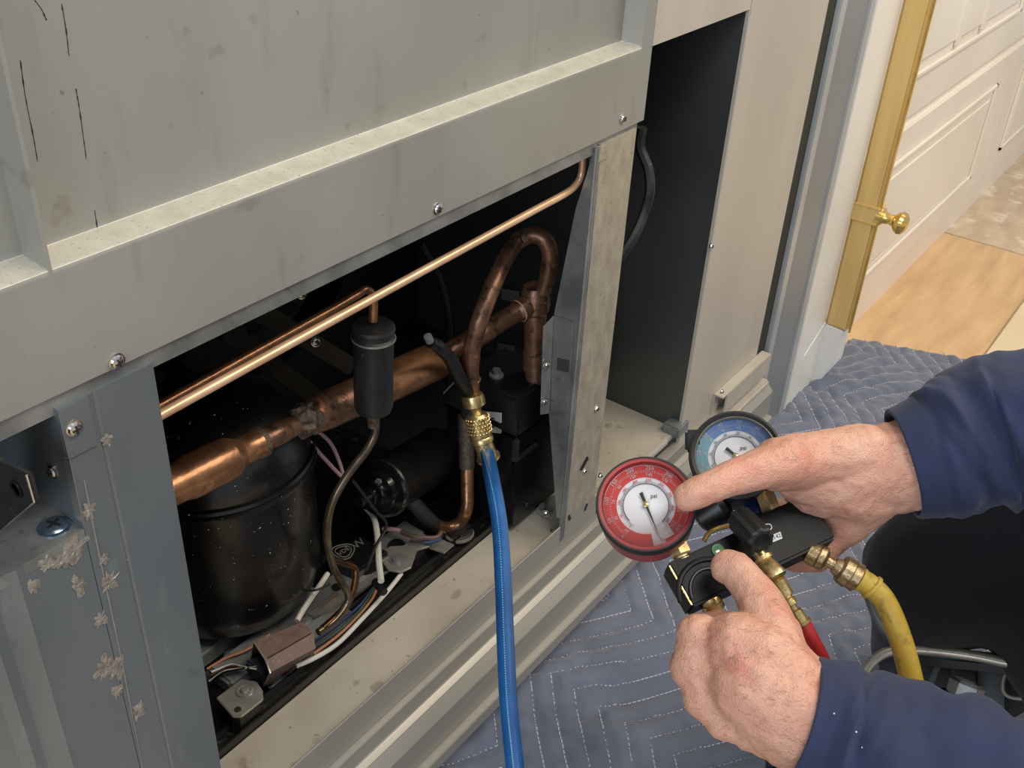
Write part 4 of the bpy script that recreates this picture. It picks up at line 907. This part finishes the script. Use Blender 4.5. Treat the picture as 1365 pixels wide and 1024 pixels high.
# upper hand
chain(hb, [(1330, 600, .87, 55), (1260, 610, .86, 58), (1215, 619, .85, 61), (1170, 628, .845, 60), (1130, 634, .84, 57), (1095, 637, .84, 55)])
chain(hb, [(1150, 605, .83, 40), (1090, 612, .815, 38), (1058, 616, .80, 38), (1040, 619, .79, 37)])          # thumb base
chain(hb, [(1150, 655, .84, 45), (1100, 640, .83, 42), (1062, 636, .815, 33)])
chain(hb, [(1048, 617, .79, 36), (1020, 624, .778, 29), (985, 634, .765, 24.5), (957, 645, .755, 22.5), (940, 652, .752, 22), (925, 659, .750, 22), (917, 663, .750, 20)])
chain(hb, [(1130, 665, .85, 40), (1112, 690, .86, 30), (1100, 712, .87, 26), (1093, 728, .875, 20)])
chain(hb, [(1165, 660, .84, 36), (1140, 690, .85, 28), (1118, 712, .86, 22)])
for k, (u, v, d) in enumerate([(1085, 745, .860), (1075, 722, .872), (1062, 700, .880), (1045, 680, .885)]):   # fingers wrap under the block
    chain(hb, [(1135, 680, .865, 24), (1118, 715 - 10 * k, .880, 19), (u + 5, v, d + .004, 17), (u - 18 + k * 3, v + 2, d, 16), (u - 28 + 4 * k, v + 2, d - .003, 14)])
chain(hb, [(1110, 715, .862, 22), (1098, 738, .860, 18), (1078, 747, .856, 16), (1062, 749, .853, 14.5), (1055, 748, .852, 13)])
# lower hand
chain(hb, [(1260, 1035, .76, 78), (1160, 1000, .755, 76), (1085, 965, .745, 72), (1045, 940, .74, 69), (1005, 910, .735, 62)])
chain(hb, [(1060, 930, .74, 60), (1015, 880, .735, 55), (985, 865, .735, 48)])
chain(hb, [(935, 852, .742, 29), (930, 872, .742, 31), (929, 890, .742, 31), (938, 912, .742, 30), (952, 942, .742, 27), (975, 965, .742, 24)])
chain(hb, [(1050, 975, .745, 45), (1010, 960, .745, 42), (975, 940, .745, 36)])
for (u, v, r, u2, v2) in ((932, 848, 30, 985, 880), (922, 890, 29, 990, 905), (938, 930, 27, 1000, 925), (965, 962, 25, 1020, 950)):  # metacarpals and curled fingers
    chain(hb, [(u2 + 25, v2 + 12, .738, r + 10), (u2 - 10, v2, .738, r + 6), (u, v, .742, r), (u - 4, v - 3, .756, r - 4), (u + 2, v - 8, .775, r - 7), (u + 22, v - 14, .787, r - 9), (u + 40, v - 14, .786, r - 10)])
chain(hb, [(1030, 870, .738, 45), (1022, 825, .745, 34), (1010, 798, .752, 29.5), (996, 776, .758, 26), (982, 760, .762, 24.5), (971, 756, .765, 23.5)])   # thumb
chain(hb, [(1035, 885, .736, 44), (1038, 845, .742, 30), (1020, 810, .750, 27)])
hb2 = hb
def skin_fn(p):
    d = .0009 * noise.noise(p * 55) + .00045 * noise.noise(p * 170)
    return d
hand = remesh(hb2, .0014, 9, skin_fn)
# tendons and veins of the lower hand pushed up a little
def ridge(bm, pts, w_, h):
    P_ = [PD(*q) for q in pts]
    for v in bm.verts:
        best = 9
        for a, c in zip(P_, P_[1:]):
            t = max(0, min(1, (v.co - a).dot(c - a) / (c - a).length_squared)); dd = (v.co - a.lerp(c, t)); dd = dd - v.normal * dd.dot(v.normal) * .9
            best = min(best, dd.length)
        if best < w_ * 3: v.co += v.normal * h * math.exp(-(best / w_) ** 2)
hand.normal_update()
vs_ = {}
ridge(hand, [(925, 885, .70), (975, 900, .685), (1030, 930, .675)], .0022, .0011)
ridge(hand, [(938, 850, .70), (985, 872, .685), (1040, 915, .675)], .0022, .0010)
ridge(hand, [(945, 930, .70), (985, 935, .69), (1030, 960, .68)], .0022, .0009)
ridge(hand, [(930, 865, .70), (960, 905, .69), (985, 950, .69), (1010, 985, .69)], .0016, .0009)
# knuckle and web creases of the upper thumb
for pts, w_, h in (([(940, 632, .72), (944, 645, .72), (943, 660, .72)], .0012, -.0020), ([(949, 628, .72), (954, 642, .72), (952, 660, .72)], .0012, -.0016), ([(1003, 640, .74), (1020, 622, .74), (1035, 600, .75)], .0018, -.0022),
                   ([(1012, 646, .74), (1028, 630, .74), (1045, 610, .75)], .0015, -.0018), ([(1075, 690, .78), (1100, 660, .78), (1140, 640, .79)], .0018, -.0012),
                   ([(985, 755, .72), (998, 762, .72), (1008, 775, .72)], .0010, -.0007)): ridge(hand, pts, w_, h)
obj('body', hand, skin, pe, ang=180)
# fine hairs on the backs of the hands
hm = bpy.data.objects['body'].data; base_ = WORLD['body']; hv = Soup(); rr2 = random.Random(11); vv = hm.vertices
cand = []
ctr = [(PD(1000, 900, .70), .045, 380), (PD(1120, 630, .79), .040, 110)]
for c_, rad_, num in ctr:
    L0 = [v for v in vv if (v.co + base_ - c_).length < rad_ * 1.5 and v.normal.dot((CAM - v.co - base_).normalized()) > .3]
    for _ in range(num):
        v = rr2.choice(L0); p = v.co + base_; nrm = v.normal; tg = (cxv * -.6 + cyv * .5 * rr2.uniform(-1, 1) + cxv * rr2.uniform(-.4, .4)); tg = (tg - nrm * tg.dot(nrm)).normalized()
        ln = rr2.uniform(.003, .006); a_ = p; 
        for k in range(2):
            d_ = (tg + nrm * (.35 - .3 * k)).normalized(); e_2 = a_ + d_ * ln / 2; sd = d_.cross(nrm).normalized()
            hv.obox((a_ + e_2) / 2, d_, sd, d_.cross(sd), (ln / 4, .00005, .00005)); a_ = e_2
hh_ = obj('hand_hair', hv, hair_m, pe, smooth=False); hh_['kind'] = 'stuff'
# sleeves
def fold(amp, seed, f=1.0, keep=.12):
    def fn(q, t, a):
        k = min(1, max(0, (t - keep) / .12))
        s = noise.noise(V((t * 9 * f + seed, math.cos(a) * 1.1, math.sin(a) * 1.1))) + .5 * noise.noise(V((t * 22 * f + seed, math.cos(a) * 2, math.sin(a) * 2)))
        s2 = math.sin(t * 34 * f + 2.5 * math.cos(a + seed))
        return amp * k * (s * 1.3 + .35 * s2) + .0006 * noise.noise(q * 90)
    return fn
def sleeve(pts, fn, nm='sleeve'):
    q = spline([(*PD(u, v, d), r * d / F) for u, v, d, r in pts], 14); P_ = [V(x[:3]) for x in q]; rr = [x[3] for x in q]
    n = 96; b = B(); b.tube(P_, rr, n, cap=False, disp=fn)
    # turned-in cuff: inner wall
    b.bm.verts.ensure_lookup_table(); first = [b.bm.verts[i] for i in range(n)]; c = P_[0]; dirv = (P_[1] - P_[0]).normalized()
    prev = first
    for (ins, dep) in ((.0008, -.0012), (.0030, -.0006), (.0034, .004), (.0040, .03)):
        nw = [b.bm.verts.new(c + (v.co - c) * (1 - ins / rr[0]) + dirv * dep) for v in first]
        for k in range(n): b.bm.faces.new([prev[k], prev[(k + 1) % n], nw[(k + 1) % n], nw[k]])
        prev = nw
    bmesh.ops.recalc_face_normals(b.bm, faces=b.bm.faces)
    return b, P_, rr
jk, P1, R1 = sleeve([(1205, 618, .85, 70), (1225, 613, .852, 74), (1250, 606, .855, 79), (1285, 592, .86, 84), (1320, 579, .865, 91), (1365, 570, .87, 94), (1450, 560, .89, 108), (1580, 520, .95, 125), (1720, 420, 1.05, 150)], fold(.0050, 1.5, 1, .16))
obj('sleeve', jk, cloth_navy, pe, ang=180)
jk, P2, R2 = sleeve([(1058, 963, .745, 86), (1080, 972, .748, 89), (1120, 990, .752, 97), (1180, 1015, .755, 104), (1260, 1052, .76, 108), (1365, 1088, .775, 110), (1500, 1085, .80, 130), (1680, 1050, .88, 160), (1850, 900, 1.0, 190)], fold(.0055, 8.2, 1, .12))
obj('sleeve', jk, cloth_navy, pe, ang=180)
# cuff top-stitch lines
lb_ = Soup()
for (u, v, d, r_) in ((1111, 951, .664, .0012), (1144, 974, .655, .0013), (1065, 1006, .668, .0009), (1151, 996, .652, .0009)): pass
SLV = [o_ for o_ in pe.children if o_.name.startswith('sleeve')][-1]; sb = WORLD[SLV.name]
for (u, v, r_) in ((1111, 951, .0012), (1144, 974, .0013), (1065, 1006, .0009), (1151, 996, .0009)):
    d0 = ray(u, v); best = min((w_.co + sb for w_ in SLV.data.vertices), key=lambda q: ((q - CAM).cross(d0)).length + .02 * (q - CAM).length)
    lb_.obox(best - d0 * .0008, cxv, cyv, cxv.cross(cyv), (r_ * .35, r_ * .3, r_ * .25))
lo_ = obj('lint', lb_, lint_m, SLV, smooth=False); lo_['kind'] = 'stuff'
# torso outside the frame so the arms belong to somebody
tb2 = B(); chain(tb2, [(1720, 430, 1.05, 150), (1850, 470, 1.15, 190), (1950, 620, 1.2, 230), (1950, 800, 1.22, 230), (1850, 920, 1.05, 190)], .35)
chain(tb2, [(1950, 800, 1.22, 230), (1950, 950, 1.25, 220)], .35)
obj('jacket', remesh(tb2, .008, 10), cloth_navy, pe, ang=180)
# trousers: thigh toward the camera side, knee on the blanket
tr_ = B()
chain(tr_, [(1245, 770, 1.13, 92), (1300, 735, 1.13, 112), (1380, 720, 1.14, 135), (1500, 760, 1.16, 150), (1700, 860, 1.2, 170)], .3)
chain(tr_, [(1245, 770, 1.13, 92), (1222, 800, 1.24, 62), (1215, 850, 1.38, 48), (1228, 870, 1.47, 46)], .3)
chain(tr_, [(1330, 730, 1.13, 110), (1420, 800, 1.13, 105), (1480, 880, 1.12, 110), (1600, 900, 1.15, 140)], .3)
def tf(p): return .007 * noise.noise(p * 13 + V((3, 1, 0))) + .004 * math.sin(p.dot(V((30, 55, 42))) + 4 * noise.noise(p * 8)) * .5
obj('trousers', remesh(tr_, .006, 8, tf), cloth_dark, pe, ang=180)

# ================================================================== METAL FRAMED TOTE, lower right
tt = thing('tool_tote', PD(1280, 900, 1.30), 'black open tote with a bright steel handle rail at lower right', 'tool bag')
D_ = 1.10
q = [PD(u, v, D_) for u, v in ((1135, 935), (1150, 900), (1165, 880), (1188, 868), (1225, 866), (1290, 873), (1345, 884), (1420, 897))]
obj('rail', B().tube([V(x) for x in spline(q, 8)], .0048, 16), chrome, tt)
q = [PD(u, v, 1.115) for u, v in ((1158, 790), (1172, 825), (1195, 850), (1235, 866), (1300, 876), (1400, 888))]
obj('grey_tube', B().tube([V(x) for x in spline(q, 8)], .0062, 14), grey_hose, tt)
def quad(nm, pts, d, m, th=.003):
    p = [PD(u, v, d) for u, v in pts]; b = B(); nrm = (p[1] - p[0]).cross(p[2] - p[0]).normalized(); nrm = -nrm if nrm.dot(toC(p[0])) > 0 else nrm; b.prism(p, nrm * th, .0008); return obj(nm, b, m, tt, smooth=False)
quad('back_sheet', ((1170, 880), (1400, 895), (1400, 1010), (1190, 1010)), 1.22, blk, .01)
quad('front_lip', ((1195, 874), (1400, 893), (1400, 904), (1195, 884)), 1.11, blk_gloss, .006)
quad('divider', ((1268, 884), (1300, 888), (1303, 1000), (1270, 1000)), 1.17, metal_tote)
quad('divider', ((1303, 888), (1338, 892), (1340, 1000), (1305, 1000)), 1.16, metal_tote)
quad('partition', ((1248, 883), (1256, 884), (1238, 930), (1230, 926)), 1.15, metal_tote)
p0 = PD(1283, 918, 1.14); obj('hex_nut', B().lathe(p0 - cyv * .010, (cyv * .9 + cxv * .3), [(0, .014), (.003, .0165), (.015, .0165), (.018, .014)], 6), galv, tt, ang=20)
obj('shank', B().lathe(PD(1245, 925, 1.14), cxv, [(0, .006), (.03, .006)], 14), blk, tt)
q = [PD(u, v, 1.12) for u, v in ((1345, 890), (1338, 905), (1338, 922), (1350, 930), (1380, 932))]; obj('wire_loop', B().tube([V(x) for x in spline(q, 6)], .002, 10), chrome, tt)
